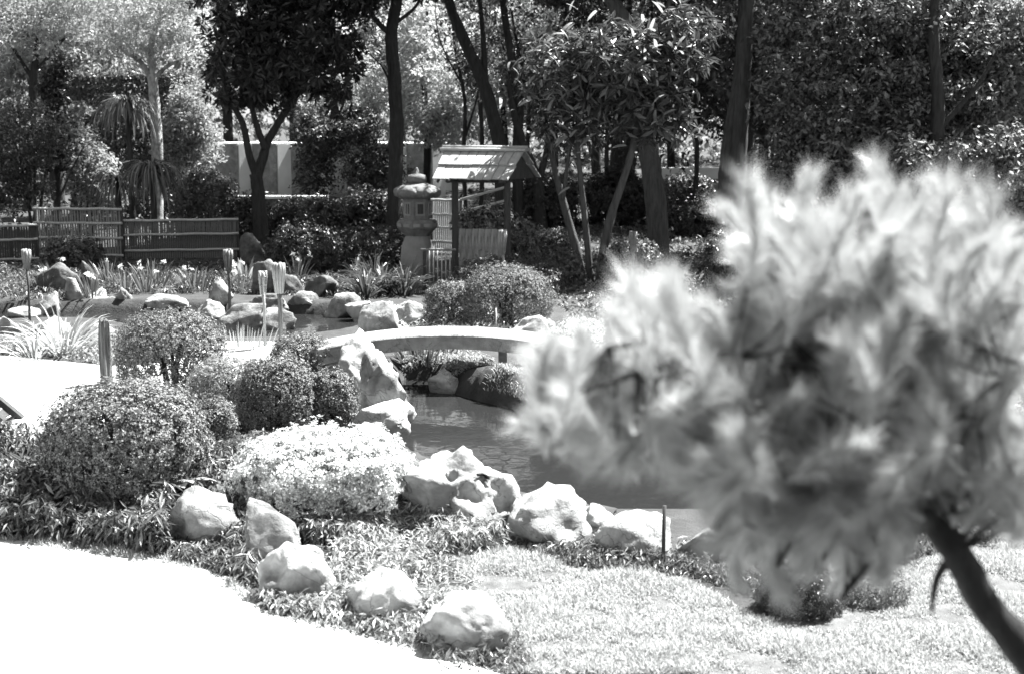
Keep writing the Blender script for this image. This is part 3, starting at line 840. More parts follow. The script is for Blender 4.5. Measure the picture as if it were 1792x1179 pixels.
# ------------------------------------------------------------------ fences, railings, posts, torches
def fence(name, label, p0, p1, ztops, rails, pale_w, gap, mat_pale, mat_rail, zb=0.0, posts=3):
    """p0, p1 world xy; rails: heights; each pale and each rail is a part"""
    c = (p0 + p1) / 2
    t = thing(name, label, "fence", (c.x, c.y, zb))
    d = (p1 - p0); L = d.length; yaw = math.atan2(d.y, d.x)
    n = int(L / (pale_w + gap)) if pale_w else 0
    me = None
    for i in range(n):
        x = -L / 2 + (i + 0.5) * L / n
        hh = ztops - 0.03 + 0.02 * math.sin(i * 5.1)
        if me is None:
            V, F = box((0, 0, 0.5), (pale_w, 0.02, 1.0)); o = mk("pale", V, F, M[mat_pale], t); me = o.data
        else:
            o = bpy.data.objects.new("pale", me); COL.objects.link(o); o.parent = t
        o.location = (math.cos(yaw) * x, math.sin(yaw) * x, 0.02)
        o.rotation_euler = (0, random.uniform(-.012, .012), yaw)
        o.scale = (1, 1, hh)
    for z in rails:
        a_ = np.array([-L / 2 - 0.05, -0.035, z]); b_ = np.array([L / 2 + 0.05, -0.035, z + 0.01])
        R = np.array([[math.cos(yaw), -math.sin(yaw), 0], [math.sin(yaw), math.cos(yaw), 0], [0, 0, 1]])
        pts = np.linspace(a_, b_, 9); pts[:, 2] += 0.008 * np.sin(np.arange(9) * 1.9 + z * 7)
        V, F = tube(pts @ R.T, 0.032, 8); mk("rail", V, F, M[mat_rail], t, smooth=True)
    for i in range(posts):
        x = -L / 2 + i * L / max(posts - 1, 1)
        V, F = tube([(math.cos(yaw) * x, math.sin(yaw) * x + 0.06, -0.2), (math.cos(yaw) * x, math.sin(yaw) * x + 0.06, ztops + 0.05)], 0.05, 8)
        mk("post", V, F, M["wood_dark"], t, smooth=True)
    return t
def xy(px, Y): return Vector((*A(px, 400, Y)[:2], 0))
fence("bamboo_fence", "bamboo pale fence with pale top rail behind the far flowers", xy(63, 36.3), xy(212, 35.9), 1.29, (0.10, 0.54, 0.91, 1.27), 0.04, 0.03, "bamboo_old", "bamboo")
fence("bamboo_fence", "dark bamboo fence with three pale rails next to the forked tree", xy(212, 36.0), xy(414, 36.4), 1.0, (0.22, 0.62, 0.98), 0.045, 0.010, "wood_post", "bamboo")
fence("bamboo_fence", "low dark fence with pale rails beside the slender torch", xy(-30, 34.6), xy(62, 34.9), 0.95, (0.12, 0.60, 0.94), 0.045, 0.012, "wood_dark", "bamboo")
fence("bamboo_fence", "sunlit pale slatted fence behind the shelter posts", xy(757, 38.0), xy(808, 37.4), 1.42, (0.30, 0.68, 1.02, 1.40), 0.05, 0.02, "bamboo", "bamboo", posts=2)
# rising rails seen through the shelter
pr0, pr1 = A(806, 350, 37.2), A(886, 328, 35.5)
t = thing("bamboo_handrail", "sloping bamboo handrail rising behind the shelter", "railing", (pr0.x, pr0.y, 0))
for dz in (0.0, -0.33, -0.58):
    V, F = tube([pr0 - Vector((pr0.x, pr0.y, -dz)), pr1 - Vector((pr0.x, pr0.y, -dz))], 0.035, 8); mk("rail", V, F, M["bamboo"], t, smooth=True)
for k in (0.02, 0.55, 0.97):
    q = pr0.lerp(pr1, k)
    V, F = tube([(q.x - pr0.x, q.y - pr0.y + 0.05, -0.1), (q.x - pr0.x, q.y - pr0.y + 0.05, q.z + 0.03)], 0.04, 8); mk("post", V, F, M["wood_dark"], t, smooth=True)
# small railing by the lantern
p = G(741, 508, 0.0); s = mpp(p.y)
t = thing("bamboo_railing", "small railing of pale bamboo bars beside the shelter's left post", "railing", p)
V, F = box((0.03, 0, 0.4), (0.07, 0.07, 0.85)); mk("post", V, F, M["wood_dark"], t)
V, F = box((0.62, 0, 0.4), (0.06, 0.06, 0.85)); mk("post", V, F, M["wood_dark"], t)
V, F = tube([(-0.05, 0, 0.84), (0.68, 0, 0.84)], 0.025, 8); mk("top_rail", V, F, M["bamboo_old"], t, smooth=True)
V, F = tube([(0.0, 0, 0.12), (0.66, 0, 0.12)], 0.02, 8); mk("bottom_rail", V, F, M["bamboo_old"], t, smooth=True)
for i in range(6):
    V, F = tube([(0.13 + i * 0.085, -0.03, -0.05), (0.13 + i * 0.085, -0.03, 0.82)], 0.014, 6); mk("bar", V, F, M["bamboo"], t, smooth=True)

# weathered post in front of the round shrub
p = G(187, 672, 0.0); s = mpp(p.y)
V, F = [], []
prof = [(0.072, -0.2), (0.075, 0.0), (0.07, 0.3), (0.073, 0.6), (0.068, 0.82), (0.06, 0.86)]
V, F = lathe(prof, 14, lambda t, k: 1 + 0.14 * math.sin(5 * t + k) + 0.1 * math.sin(9 * t))
V[:, 2] += 0.02 * np.sin(V[:, 0] * 90) * (V[:, 2] > 0.8)
o = mk("wooden_post", V, F, M["wood_post"], smooth=False); o.location = p
tag(o, "thick weathered split wooden post beside the dark-bellied shrub", "post")

def torch(px, ytop, ybase, label, split=False, z=0.0, thick=1.0, mat="bamboo_mid", head=0.3, Y=None, dark_pole=False):
    p = G(px, ybase, z) if Y is None else Vector((A(px, ytop, Y).x, Y, 0))
    topz = A(px, ytop, p.y).z
    h = topz - p.z
    t = thing("bamboo_torch", label, "torch", p, "bamboo torches around the pond")
    hh = head * thick ** 0.5
    pole_m = M["wood_post"] if dark_pole else M[mat]
    V, F = tube([(0, 0, -0.15), (0.012, 0, h * 0.5), (0, 0, h - hh)], [0.026 * thick, 0.022 * thick, 0.03 * thick], 8)
    mk("pole", V, F, pole_m, t, smooth=True)
    n = 12 if thick > 1.5 else (4 if split else 8)
    for i in range(n):
        a = 2 * math.pi * i / n + 0.4
        r0, r1 = 0.035 * thick, (0.05 if split else 0.065) * thick ** 0.6
        b0 = np.array([r0 * math.cos(a), r0 * math.sin(a), h - hh * 1.25]); b1 = np.array([r1 * math.cos(a), r1 * math.sin(a), h - hh * 0.35]); b2 = np.array([r1 * 0.92 * math.cos(a), r1 * 0.92 * math.sin(a), h - random.uniform(0, 0.03)])
        V, F = tube([b0, b1, b2], [0.014, 0.026, 0.026], 6); mk("splint", V, F, M[mat], t, smooth=True)
    for zz in (h - hh * 0.3, h - hh * 0.75):
        r = 0.06 * thick ** 0.6 * (1.15 if zz > h - hh * 0.5 else 0.85)
        th = np.linspace(0, 2 * math.pi, 13)
        V, F = tube(np.stack([r * np.cos(th), r * np.sin(th), np.full(13, zz)], 1), 0.008, 5); mk("binding", V, F, M["bamboo_old"], t, smooth=True)
torch(491, 460, 607, "thick bamboo torch with basket-like head beside the far pond", z=0.0, thick=1.6, dark_pole=True)
torch(463, 474, 606, "pale split bamboo torch with two upright splints at the far pond", split=True)
torch(402, 436, 548, "weathered dark bamboo torch behind the leaning triangular rock", mat="bamboo_old", dark_pole=True, thick=1.2)
torch(52, 436, 566, "slender torch with pale head at the far shore's flat slab", dark_pole=True, thick=0.9)
torch(880, 402, 470, "fan-headed pale bamboo torch in front of the shelter's board screen", Y=28.5, head=0.4)
torch(1108, 404, 500, "dim bamboo torch beside the many-stemmed tree", Y=29.5, mat="bamboo_old", head=0.35)
# thin stakes
p = G(1160, 992, 0.0)
V, F = tube([(0, 0, -0.1), (0.005, 0, 0.5)], 0.016, 8); o = mk("garden_stake", V, F, M["wood_dark"], smooth=True); o.location = p
tag(o, "thin black stake standing in front of the flat pale boulder", "stake")
p = G(868, 572, 0.2)
V, F = tube([(0, 0, -0.3), (0.0, 0, 0.3)], 0.014, 8); o = mk("garden_stake", V, F, M["bamboo"], smooth=True); o.location = p
tag(o, "short pale stake against the larger azalea ball behind the bridge", "stake")
# dark slanted wooden box at the left path
p = G(-6, 742, 0.0)
t = thing("wooden_trough", "dark slanting wooden planks of a low stand on the left path", "stand", p)
for k, (dx, dz) in enumerate([(0, 0), (0.0, 0.0)]):
    V, F = box((-0.06, -0.12 + 0.42 * k, 0.22), (0.66, 0.10, 0.07), 0, 0, 0.72); mk("plank", V, F, M["wood_dark"], t)
for k in range(5):
    V, F = box((-0.28 + 0.1 * k, 0.1, 0.355 - 0.088 * k), (0.105, 0.5, 0.03), 0, 0, 0.72); mk("slat", V, F, M["wood_dark"], t)
V, F = box((-0.25, 0.1, 0.15), (0.3, 0.4, 0.3)); mk("support_block", V, F, M["wood_dark"], t)

# ------------------------------------------------------------------ stone lantern
Yl = 32.0
lp = A(731, 456, Yl); sl = mpp(Yl); zb = 0.0
lz = lambda py: A(731, py, Yl).z
lan = thing("stone_lantern", "weathered stone lantern with lobed roof beside the thatched shelter", "lantern", (lp.x, Yl, zb))
rot = math.radians(24)
def lan_part(name, prof, mat, sides=24, fn=None, parent=lan, smooth=True):
    V, F = lathe(prof, sides, fn)
    return mk(name, V, F, M[mat], parent, smooth=smooth)
def sq(n, ph=0.0, k=0.18):       # rounded polygon
    def f(t, kk):
        a = (t - ph) % (2 * math.pi / n) - math.pi / n
        return (1 - k) + k * math.cos(math.pi / n) / math.cos(a) if k < 1 else math.cos(math.pi / n) / math.cos(a)
    return f
r_ = lambda w: w * sl / 2
lan_part("pedestal", [(r_(62), -0.1), (r_(60), lz(450)), (r_(56), lz(432)), (r_(44), lz(416)), (r_(38), lz(410))], "lantern_pale", 32)
lan_part("platform", [(r_(48), lz(412)), (r_(62), lz(404)), (r_(74), lz(398)), (r_(74), lz(388)), (r_(66), lz(384))], "lantern", 36, sq(6, 0.3, 1), smooth=False)
for i in range(12):                                   # carved panels on the platform edge
    a = 0.3 + (i + 0.5) * math.pi / 6
    rr = r_(74) * 0.93
    V, F = box((rr * math.cos(a), rr * math.sin(a), (lz(398) + lz(388)) / 2), (0.03, 0.16, 0.07), a)
    mk("carved_panel", V, F, M["lantern_pale"], lan)
wz0, wz1 = lz(383), lz(347)
fb = lan_part("fire_box", [(r_(50), lz(386)), (r_(50), lz(346))], "lantern", 36, sq(6, 0.3, 1), smooth=False)
for i in range(6):
    a = 0.3 + i * math.pi / 3 + math.pi / 6
    rr = r_(50) * math.cos(math.pi / 6)
    zc = (wz0 + wz1) / 2
    V, F = box((rr * math.cos(a), rr * math.sin(a), zc), (0.05, 0.2, 0.30), a); w = mk("window_frame", V, F, M["lantern_pale"], lan)
    V, F = box(((rr + 0.018) * math.cos(a), (rr + 0.018) * math.sin(a), zc), (0.03, 0.13, 0.22), a); mk("opening_shade", V, F, M["wood_dark"], w)  # solid dark slab, paints the shade inside the window
    if i % 2:
        for dy in (-0.03, 0.03):
            V, F = box(((rr + 0.03) * math.cos(a) - dy * math.sin(a), (rr + 0.03) * math.sin(a) + dy * math.cos(a), zc), (0.03, 0.022, 0.22), a); mk("lattice_bar", V, F, M["lantern_pale"], w)
lobe = lambda t, k: 1 + (0.09 if 0 < k < 4 else 0.02) * (abs(math.cos(3 * t + 0.5)) - 0.5)
lan_part("roof", [(r_(50), lz(347)), (r_(68), lz(345)), (r_(76), lz(338)), (r_(72), lz(331)), (r_(62), lz(326)), (r_(38), lz(322)), (r_(24), lz(319))], "lantern", 60, lobe)
for i in range(8):
    a = -0.17 + i * math.pi / 4
    V, F = rock_shape(0.27, 0.27, 0.25, 60 + i, 3, 0.12, 0.02)
    V = V + np.array([r_(64) * math.cos(a), r_(64) * math.sin(a), lz(337)])
    mk("roof_lobe", V, F, M["lantern"], lan, smooth=True)
lan_part("finial", [(r_(24), lz(321)), (r_(32), lz(318)), (r_(34), lz(312)), (r_(30), lz(307)), (r_(10), lz(304)), (r_(6), lz(297)), (r_(2), lz(293))], "lantern", 24)

# small pointed roof ornament in the shade
p = A(504, 400, 36.0)
sl2 = mpp(36.0)
t = thing("garden_ornament", "small pale onion-topped stone ornament in the shade right of the forked tree", "ornament", (p.x, p.y, 0))
V, F = lathe([(12 * sl2, p.z - 0.02), (11 * sl2, p.z + 3 * sl2), (6 * sl2, p.z + 6 * sl2), (2 * sl2, p.z + 9 * sl2), (0.6 * sl2, p.z + 15 * sl2)], 18); mk("cap", V, F, M["plaster"], t, smooth=True)
V, F = lathe([(9 * sl2, -0.1), (7 * sl2, p.z * 0.6), (8 * sl2, p.z - 0.02)], 16); mk("shaft", V, F, M["lantern"], t, smooth=True)

# ------------------------------------------------------------------ roofed shelter
Ys = 31.2
ridgeL, ridgeR = A(779, 268, Ys + 0.45), A(919, 268, Ys - 0.25)
eaveL, eaveR = A(757, 314, Ys - 0.35), A(883, 318, Ys - 1.05)
sc = (ridgeL + ridgeR) / 2
sh = thing("roofed_shelter", "small open shelter with a pitched board roof on dark posts", "shelter", (sc.x, sc.y, 0))
O = Vector((sc.x, sc.y, 0))
rl, rr2, el = ridgeL - O, ridgeR - O, eaveL - O
rr2.z = rl.z
er = el + (rr2 - rl) * 0.93
def mirror(e, r):                                      # back eave: same drop on the other side of the ridge
    return Vector((2 * r.x - e.x, 2 * r.y - e.y, e.z))
bl2, br2 = mirror(el, rl), mirror(er, rr2)
def roof_boards(a0, a1, b0, b1, n, thick, name):
    nrm = (a1 - a0).cross(b0 - a0).normalized()
    if nrm.z < 0: nrm = -nrm
    for i in range(n):
        u0, u1 = i / n + 0.004, (i + 1) / n - 0.004
        j = random.uniform(-0.012, 0.012)
        q = [a0.lerp(a1, u0), a0.lerp(a1, u1), b0.lerp(b1, u1), b0.lerp(b1, u0)]
        ext = (q[3] - q[0]).normalized() * j
        q[2] += ext; q[3] += ext
        lift = nrm * random.uniform(0, 0.003)
        V = [v + lift for v in q] + [v + nrm * thick + lift for v in q]
        F = [(0, 2, 1), (0, 3, 2), (4, 5, 6), (4, 6, 7), (0, 1, 5), (0, 5, 4), (1, 2, 6), (1, 6, 5), (2, 3, 7), (2, 7, 6), (3, 0, 4), (3, 4, 7)]
        mk(name, [v[:] for v in V], F, M["shingle"], sh)
upv = Vector((0, 0, 0.05))
mid_l, mid_r = rl.lerp(el, 0.56), rr2.lerp(er, 0.56)
roof_boards(rl + upv, rr2 + upv, mid_l + upv, mid_r + upv, 9, 0.035, "roof_board")
roof_boards(rl.lerp(el, 0.5), rr2.lerp(er, 0.5), el, er, 9, 0.03, "roof_board")
mid_l, mid_r = rl.lerp(bl2, 0.56), rr2.lerp(br2, 0.56)
roof_boards(rl + upv, rr2 + upv, mid_l + upv, mid_r + upv, 9, 0.035, "roof_board")
roof_boards(rl.lerp(bl2, 0.5), rr2.lerp(br2, 0.5), bl2, br2, 9, 0.03, "roof_board")
dd = (rr2 - rl).normalized() * 0.06
for off, rad in ((Vector((-0.05, -0.09, 0.08)), 0.035), (Vector((0.04, 0.07, 0.08)), 0.035), (Vector((0, 0, 0.13)), 0.04)):
    V, F = tube([rl + off - dd, (rl + rr2) / 2 + off, rr2 + off + dd], rad, 10); mk("ridge_pole", V, F, M["bamboo"], sh, smooth=True)
for e0, r0 in ((el, rl), (bl2, rl), (er, rr2), (br2, rr2)):
    ax = (rr2 - rl).normalized() * (0.12 if e0 in (el, bl2) else -0.12)
    V, F = tube([e0 + ax - Vector((0, 0, .05)), r0 + ax - Vector((0, 0, .05))], 0.035, 6); mk("rafter", V, F, M["wood_dark"], sh, smooth=True)
for ra, ea, ba, sg in ((rr2, er, br2, -1), (rl, el, bl2, 1)):
    ax = (rr2 - rl).normalized() * 0.1 * sg
    q = [ra + ax - Vector((0, 0, .02)), ea.lerp(ra, 0.06) + ax - Vector((0, 0, .03)), ba.lerp(ra, 0.06) + ax - Vector((0, 0, .03))]
    V = [v[:] for v in q] + [(v + ax * 0.25)[:] for v in q]
    mk("gable_shade", V, [(0, 1, 2), (3, 5, 4), (0, 3, 4), (0, 4, 1), (1, 4, 5), (1, 5, 2), (2, 5, 3), (2, 3, 0)], M["wood_dark"], sh)  # dark triangle added to stand for the shade inside the roof
mid_ridge = (rl + rr2) / 2
fp = A(797, 480, Ys - 0.1) - O
bp2 = A(888, 470, Ys - 0.5) - O
for nm, q, ln in (("post", fp, 0), ("post", bp2, 0)):
    V, F = box((q.x, q.y, 1.05), (0.13 if q is fp else 0.12, 0.12, 2.4), 0.2); mk("post", V, F, M["wood_dark"], sh)
V, F = tube([Vector((fp.x, fp.y, 2.2)) , Vector((bp2.x, bp2.y, 2.2))], 0.05, 8); mk("beam", V, F, M["wood_dark"], sh, smooth=True)
for q in (fp, bp2):
    rq = Vector((q.x, q.y, 0))
    n2 = (el - rl); n2.z = 0; n2 = n2.normalized()
    V, F = tube([rq + n2 * 0.5 + Vector((0, 0, 2.2)), rq - n2 * 0.5 + Vector((0, 0, 2.2))], 0.045, 8); mk("cross_beam", V, F, M["wood_dark"], sh, smooth=True)
    V, F = tube([rq + Vector((0, 0, 2.2)), rq + Vector((0, 0, 2.4))], 0.04, 8); mk("king_post", V, F, M["wood_dark"], sh, smooth=True)

# board screen behind the posts
s0, s1 = A(803, 400, Ys + 0.3), A(893, 402, Ys + 0.1)
sc0 = (s0 + s1) / 2
t = thing("board_screen", "pale stained board screen standing behind the shelter posts", "screen", (sc0.x, sc0.y, 0))
nb2 = 8
for i in range(nb2):
    q = s0.lerp(s1, (i + 0.5) / nb2) - Vector((sc0.x, sc0.y, 0))
    w_ = (s1 - s0).length / nb2
    V, F = box((0, 0, 0), (w_ * 0.97, 0.03, q.z + 0.1 + random.uniform(-.02, .02))); o = mk("board", V, F, M["screen"], t)
    o.location = (q.x, q.y + random.uniform(-.006, .006), q.z / 2 - 0.05)
V, F = tube([s0 - Vector((sc0.x, sc0.y - 0.05, 0.15)), s1 - Vector((sc0.x, sc0.y - 0.05, 0.15))], 0.03, 8); mk("rail", V, F, M["wood_dark"], t, smooth=True)
# plants spilling over the screen
q = A(845, 388, Ys + 0.75)
t = thing("climbing_plant", "leafy plant spilling over the top of the board screen", "plant", (q.x, q.y, 0))
V, F = shrub_mesh(1.15, 0.6, 0.5, 5000, 0.09, 77, 0.2); V[:, 2] += q.z - 0.28
stuff(mk("foliage", V, F, M["leaf_azalea"], t))
V, F = stems(q.z, 0.3, 6, 0.025, 5); mk("stem", V, F, M["bark"], t, smooth=True)

# ------------------------------------------------------------------ folded-wall building far behind
Yb = 56.0
b0 = A(376, 345, Yb)
zt, zbm = A(400, 252, Yb).z, A(400, 343, Yb).z
bld = thing("white_building", "white concrete building with folded fins glimpsed between the trunks", "building", (b0.x, Yb, 0))
sb = mpp(Yb)
x = 0.0
def panel(name, pts, z0, z1, th=0.12):
    (xa, ya), (xb, yb) = pts
    d = Vector((xb - xa, yb - ya, 0)); yaw = math.atan2(d.y, d.x)
    V, F = box(((xa + xb) / 2, (ya + yb) / 2, (z0 + z1) / 2), (d.length, th, z1 - z0), yaw)
    return mk(name, V, F, M["plaster" if name == "sun_painted_panel" else "concrete"], bld)
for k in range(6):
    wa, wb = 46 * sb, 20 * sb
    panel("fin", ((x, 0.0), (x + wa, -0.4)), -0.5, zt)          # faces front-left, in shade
    panel("sun_painted_panel", ((x + wa, -0.42), (x + wa + wb, -0.02)), -0.5, zt - 0.02)  # whiter colour painted in for sunlight on this face
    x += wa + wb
V, F = box((x / 2, 1.7, zt - 0.1), (x + 0.2, 2.6, 0.25)); mk("roof_slab", V, F, M["plaster"], bld)
V, F = box((x / 2, 3.0, zt / 2), (x + 0.4, 0.2, zt)); mk("back_wall", V, F, M["plaster"], bld)
q0, q1 = A(392, 343, 47.0), A(575, 343, 47.0)
V, F = box((0, 0, 0), (q1.x - q0.x, 0.35, 0.09)); o = mk("low_pale_bar", V, F, M["plaster"])
o.location = ((q0.x + q1.x) / 2, 47.0, q0.z - 0.045); tag(o, "low garden wall with white coping in front of the white building", "wall")
V, F = box((0, 0.03, -q0.z / 2 - 0.05), (q1.x - q0.x - 0.06, 0.26, q0.z)); mk("wall_body", V, F, M["rock_dark"], o)
q0, q1 = A(1150, 294, 52.0), A(1345, 294, 52.0)
V, F = box((0, 0, 0), (q1.x - q0.x, 0.4, 0.4)); o = mk("low_pale_bar", V, F, M["plaster"])  # pale bar added in place of a sunlit strip of ground
o.location = ((q0.x + q1.x) / 2, 52.0, q0.z - 0.2)
tag(o, "white bar standing for sunlit ground glimpsed behind the clipped dome and double trunk", "wall")
V, F = box((0, 0.1, -q0.z / 2 - 0.2), (q1.x - q0.x - 0.1, 0.3, q0.z)); mk("bar_base", V, F, M["lantern"], o)

# ------------------------------------------------------------------ trees
def crown_mesh(ell, nclump, per, rclump, leaf, seed, aspect=0.45, droop=0.2, flat=0.7, jitter=0.7, whorl=False):
    """ell: list of (cx, cy, cz, rx, ry, rz) ellipsoids filled with leaf clumps"""
    r = np.random.default_rng(seed)
    ell = np.array(ell, float)
    vol = ell[:, 3] * ell[:, 4] * ell[:, 5]
    pick = r.choice(len(ell), nclump, p=vol / vol.sum())
    d = sphere_dirs(nclump, r)
    q = r.uniform(0.15, 1.0, nclump) ** 0.45
    C = ell[pick, :3] + d * q[:, None] * ell[pick, 3:]
    k = per
    n = nclump * k
    dd_ = sphere_dirs(n, r)
    rad = (rclump * r.uniform(0.5, 1.4, nclump)).repeat(k)
    if whorl:
        P = C.repeat(k, 0) + 0.15 * rad[:, None] * dd_
        up = unit(d.repeat(k, 0) + np.array([0, 0, 0.6]))
        T = dd_ + up * 0.35
        return leaves(P, np.cross(T, r.normal(size=(n, 3))) * 0.5 + up, leaf, aspect, 0.25, droop, r=r, tdir=T)
    P = C.repeat(k, 0) + dd_ * (rad * r.uniform(0.2, 1, n) ** 0.5)[:, None] * np.array([1, 1, flat])
    N = dd_ * 0.6 + np.array([0, 0, 0.7])
    return leaves(P, N, leaf, aspect, jitter, droop, r=r)
def tree(name, label, px, Y, limbs, ell, mat, bark="bark", group=None, leaf=0.2, nclump=150, per=60, rclump=0.5, seed=1, base_z=None, aspect=0.45, droop=0.2, whorl=False, jitter=0.7, cat="tree"):
    """limbs: list of (pixel polyline, r0, r1, dY end); ell: (px, py, rx_px, rz_px, dY, ry_m)"""
    b = A(px, 400, Y)
    zb_ = H1(b.x, Y) if base_z is None else base_z
    Ow = Vector((b.x, Y, zb_))
    t = thing(name, label, cat, Ow, group)
    parts = []
    for pts, r0, r1, dY in limbs:
        W = []
        for i, (a_, c_) in enumerate(pts):
            f = i / max(len(pts) - 1, 1)
            W.append(A(a_, c_, Y + dY * f) - Ow)
        P = smoothpath(W, 6)
        V, F = tube(P, np.linspace(r0, r1, len(P)), 10, 0.05, seed + len(parts))
        parts.append((V, F))
    # root the first limb in the ground
    V, F = join(parts)
    mk("trunk", V, F, M[bark], t, smooth=True)
    if ell:
        E = []
        for px_, py_, rx, rz, dY, ry in ell:
            c = A(px_, py_, Y + dY) - Ow
            s_ = mpp(Y + dY)
            E.append((c.x, c.y, c.z, rx * s_, ry, rz * s_))
        V, F = crown_mesh(E, nclump, per, rclump, leaf, seed, aspect, droop, whorl=whorl, jitter=jitter)
        stuff(mk("crown", V, F, M[mat], t))
    return t
def gy_(px, Y):                       # pixel row of the ground at that depth
    p = A(px, 400, Y); z = H1(p.x, Y)
    v = Vector((p.x, Y, z - 0.15 - HCAM))
    fwd = v.y * CP - v.z * SP; up = v.y * SP + v.z * CP
    return CY - FPX * up / fwd

# forked broad-leaved tree
Y = 40.0
tree("forked_tree", "forked dark tree with dense broad leaves in front of the white building", 455, Y,
     [([(458, gy_(458, Y)), (455, 390), (452, 340), (448, 305)], 0.24, 0.17, 0), ([(449, 310), (436, 270), (424, 215), (400, 170), (385, 110)], 0.12, 0.05, -0.5),
      ([(450, 310), (462, 270), (470, 245), (500, 195), (530, 150), (560, 90)], 0.15, 0.06, 0.4), ([(464, 262), (448, 215), (440, 170), (450, 80)], 0.1, 0.05, -0.3), ([(440, 170), (430, 80), (440, -20)], 0.07, 0.03, 0.2), ([(500, 195), (520, 100), (510, -10)], 0.07, 0.03, 0.3)],
     [(440, 110, 95, 95, 0, 1.6), (530, 70, 105, 110, 0.3, 1.8), (430, 10, 90, 80, 0, 1.6), (590, 120, 55, 90, 0.5, 1.2), (550, -60, 140, 90, 0, 2.2), (430, -120, 170, 80, -2.0, 2.6), (620, -160, 150, 80, -2.5, 2.4)],
     "leaf_dark", leaf=0.27, nclump=1100, per=26, seed=3, aspect=0.32, whorl=True, droop=0.15)
Y = 41.5
tree("tall_tree", "tall straight dark trunk rising behind the stone lantern", 688, Y,
     [([(686, gy_(686, Y)), (688, 390), (694, 250), (691, 150), (685, 60), (694, 0), (700, -120), (705, -260)], 0.24, 0.13, 0), ([(684, 62), (662, 40), (640, 10), (610, -60)], 0.09, 0.04, -0.3), ([(692, 170), (670, 120), (640, 90)], 0.04, 0.015, 0.3), ([(693, 40), (725, 15), (745, -20)], 0.06, 0.03, 0.3), ([(702, -150), (800, -170), (940, -140)], 0.09, 0.03, -6.5)],
     [(690, -190, 190, 110, 0, 3.0), (800, -210, 190, 80, -3.5, 3.0), (940, -130, 75, 50, -6.8, 1.3), (620, -10, 70, 50, -0.3, 1.0), (600, 80, 45, 60, 0.5, 0.8), (735, -40, 50, 45, 0, 1.0)],  # foremost clump and last limb added above the frame to shade the lantern
     "leaf_dark", leaf=0.2, nclump=620, per=45, seed=5, rclump=0.45)
Y = 45.0
tree("pale_barked_tree", "pale-barked tree with feathery sunlit foliage behind the rosette trees", 272, Y,
     [([(274, gy_(274, Y)), (276, 280), (272, 200), (266, 130)], 0.2, 0.15, 0), ([(266, 140), (245, 108), (215, 88), (200, 60), (195, 20)], 0.09, 0.03, -0.4), ([(268, 140), (290, 118), (325, 98), (350, 60)], 0.08, 0.03, 0.4), ([(266, 135), (265, 80), (280, 20), (275, -60)], 0.11, 0.04, 0)],
     [(270, 40, 90, 60, 0, 1.8), (190, 40, 70, 50, -0.3, 1.4), (330, 60, 45, 60, 0.3, 1.0), (250, -50, 130, 60, 0, 2.2), (200, -170, 240, 70, -3.5, 3.0)],
     "leaf_bright", "bark_pale", leaf=0.15, nclump=560, per=60, seed=6, rclump=0.5, aspect=0.35)
# many-stemmed tree with large leaves
Y = 31.0
mst = tree("many_stemmed_tree", "many-stemmed small tree with long glossy leaves in whorls", 1035, Y,
     [([(1018, gy_(1018, Y)), (1012, 450), (990, 370), (972, 300), (958, 230), (945, 170)], 0.11, 0.05, 0.3), ([(1034, gy_(1034, Y)), (1030, 450), (1020, 350), (1012, 270), (1010, 180)], 0.09, 0.04, -0.1), ([(1048, gy_(1048, Y)), (1056, 440), (1072, 370), (1102, 280), (1116, 210), (1130, 120)], 0.12, 0.05, -0.3),
      ([(985, 350), (1000, 250), (1030, 170)], 0.05, 0.025, 0.2), ([(1108, 240), (1150, 170), (1200, 110)], 0.05, 0.025, 0.3), ([(960, 240), (985, 150), (990, 90)], 0.04, 0.02, -0.2), ([(1114, 220), (1090, 150), (1080, 80)], 0.04, 0.02, 0.2)],
     [(985, 130, 75, 75, 0, 0.9), (1080, 120, 80, 80, -0.2, 1.0), (1160, 110, 75, 65, 0.1, 0.9), (1130, 190, 75, 60, 0, 0.9), (1000, 220, 60, 60, 0.2, 0.7), (1190, 60, 60, 50, 0.2, 0.7), (1190, 220, 35, 35, 0, 0.4)],
     "leaf_mid", "bark_mid", leaf=0.28, nclump=620, per=13, seed=8, aspect=0.26, whorl=True, droop=0.2)
# its largest single leaves, coloured paler as if in the sun, hanging in front
lf_V, lf_F = blades(np.array([[0, 0, 0]]), np.array([[1.0, 0, 0.35]]), 0.28, 0.075, 0.5, 4)
lf_me = None
for i in range(260):
    wx, wy = [(985, 100), (1080, 95), (1165, 85), (1000, 200), (1130, 170), (950, 160)][i % 6]
    q = A(wx + rng.normal() * 32, wy + rng.normal() * 38, Y - rng.uniform(0.2, 1.0)) - mst.location
    if lf_me is None:
        o = mk("leaf", lf_V, lf_F, M["leaf_light"], mst); lf_me = o.data
    else:
        o = bpy.data.objects.new("leaf", lf_me); COL.objects.link(o); o.parent = mst
    o.location = q
    o.rotation_euler = (rng.uniform(-0.8, 0.8), rng.uniform(-0.9, 1.0), rng.uniform(0, 6.28))
    k_ = rng.uniform(0.7, 1.15); o.scale = (k_, k_, k_)
Y = 36.5
tree("leaning_tree", "thick dark trunk with one sunlit edge leaning behind the many-stemmed tree", 1148, Y,
     [([(1152, gy_(1152, Y)), (1150, 380), (1140, 300), (1128, 220), (1124, 150), (1110, 60), (1070, 0), (1050, -80)], 0.3, 0.16, 0), ([(1124, 150), (1150, 60), (1190, -40)], 0.1, 0.05, 0.5)],
     [(1100, -120, 200, 90, 0, 3.2)], "leaf_mid", "bark_mid", leaf=0.2, nclump=260, per=45, seed=9)
Y = 38.0
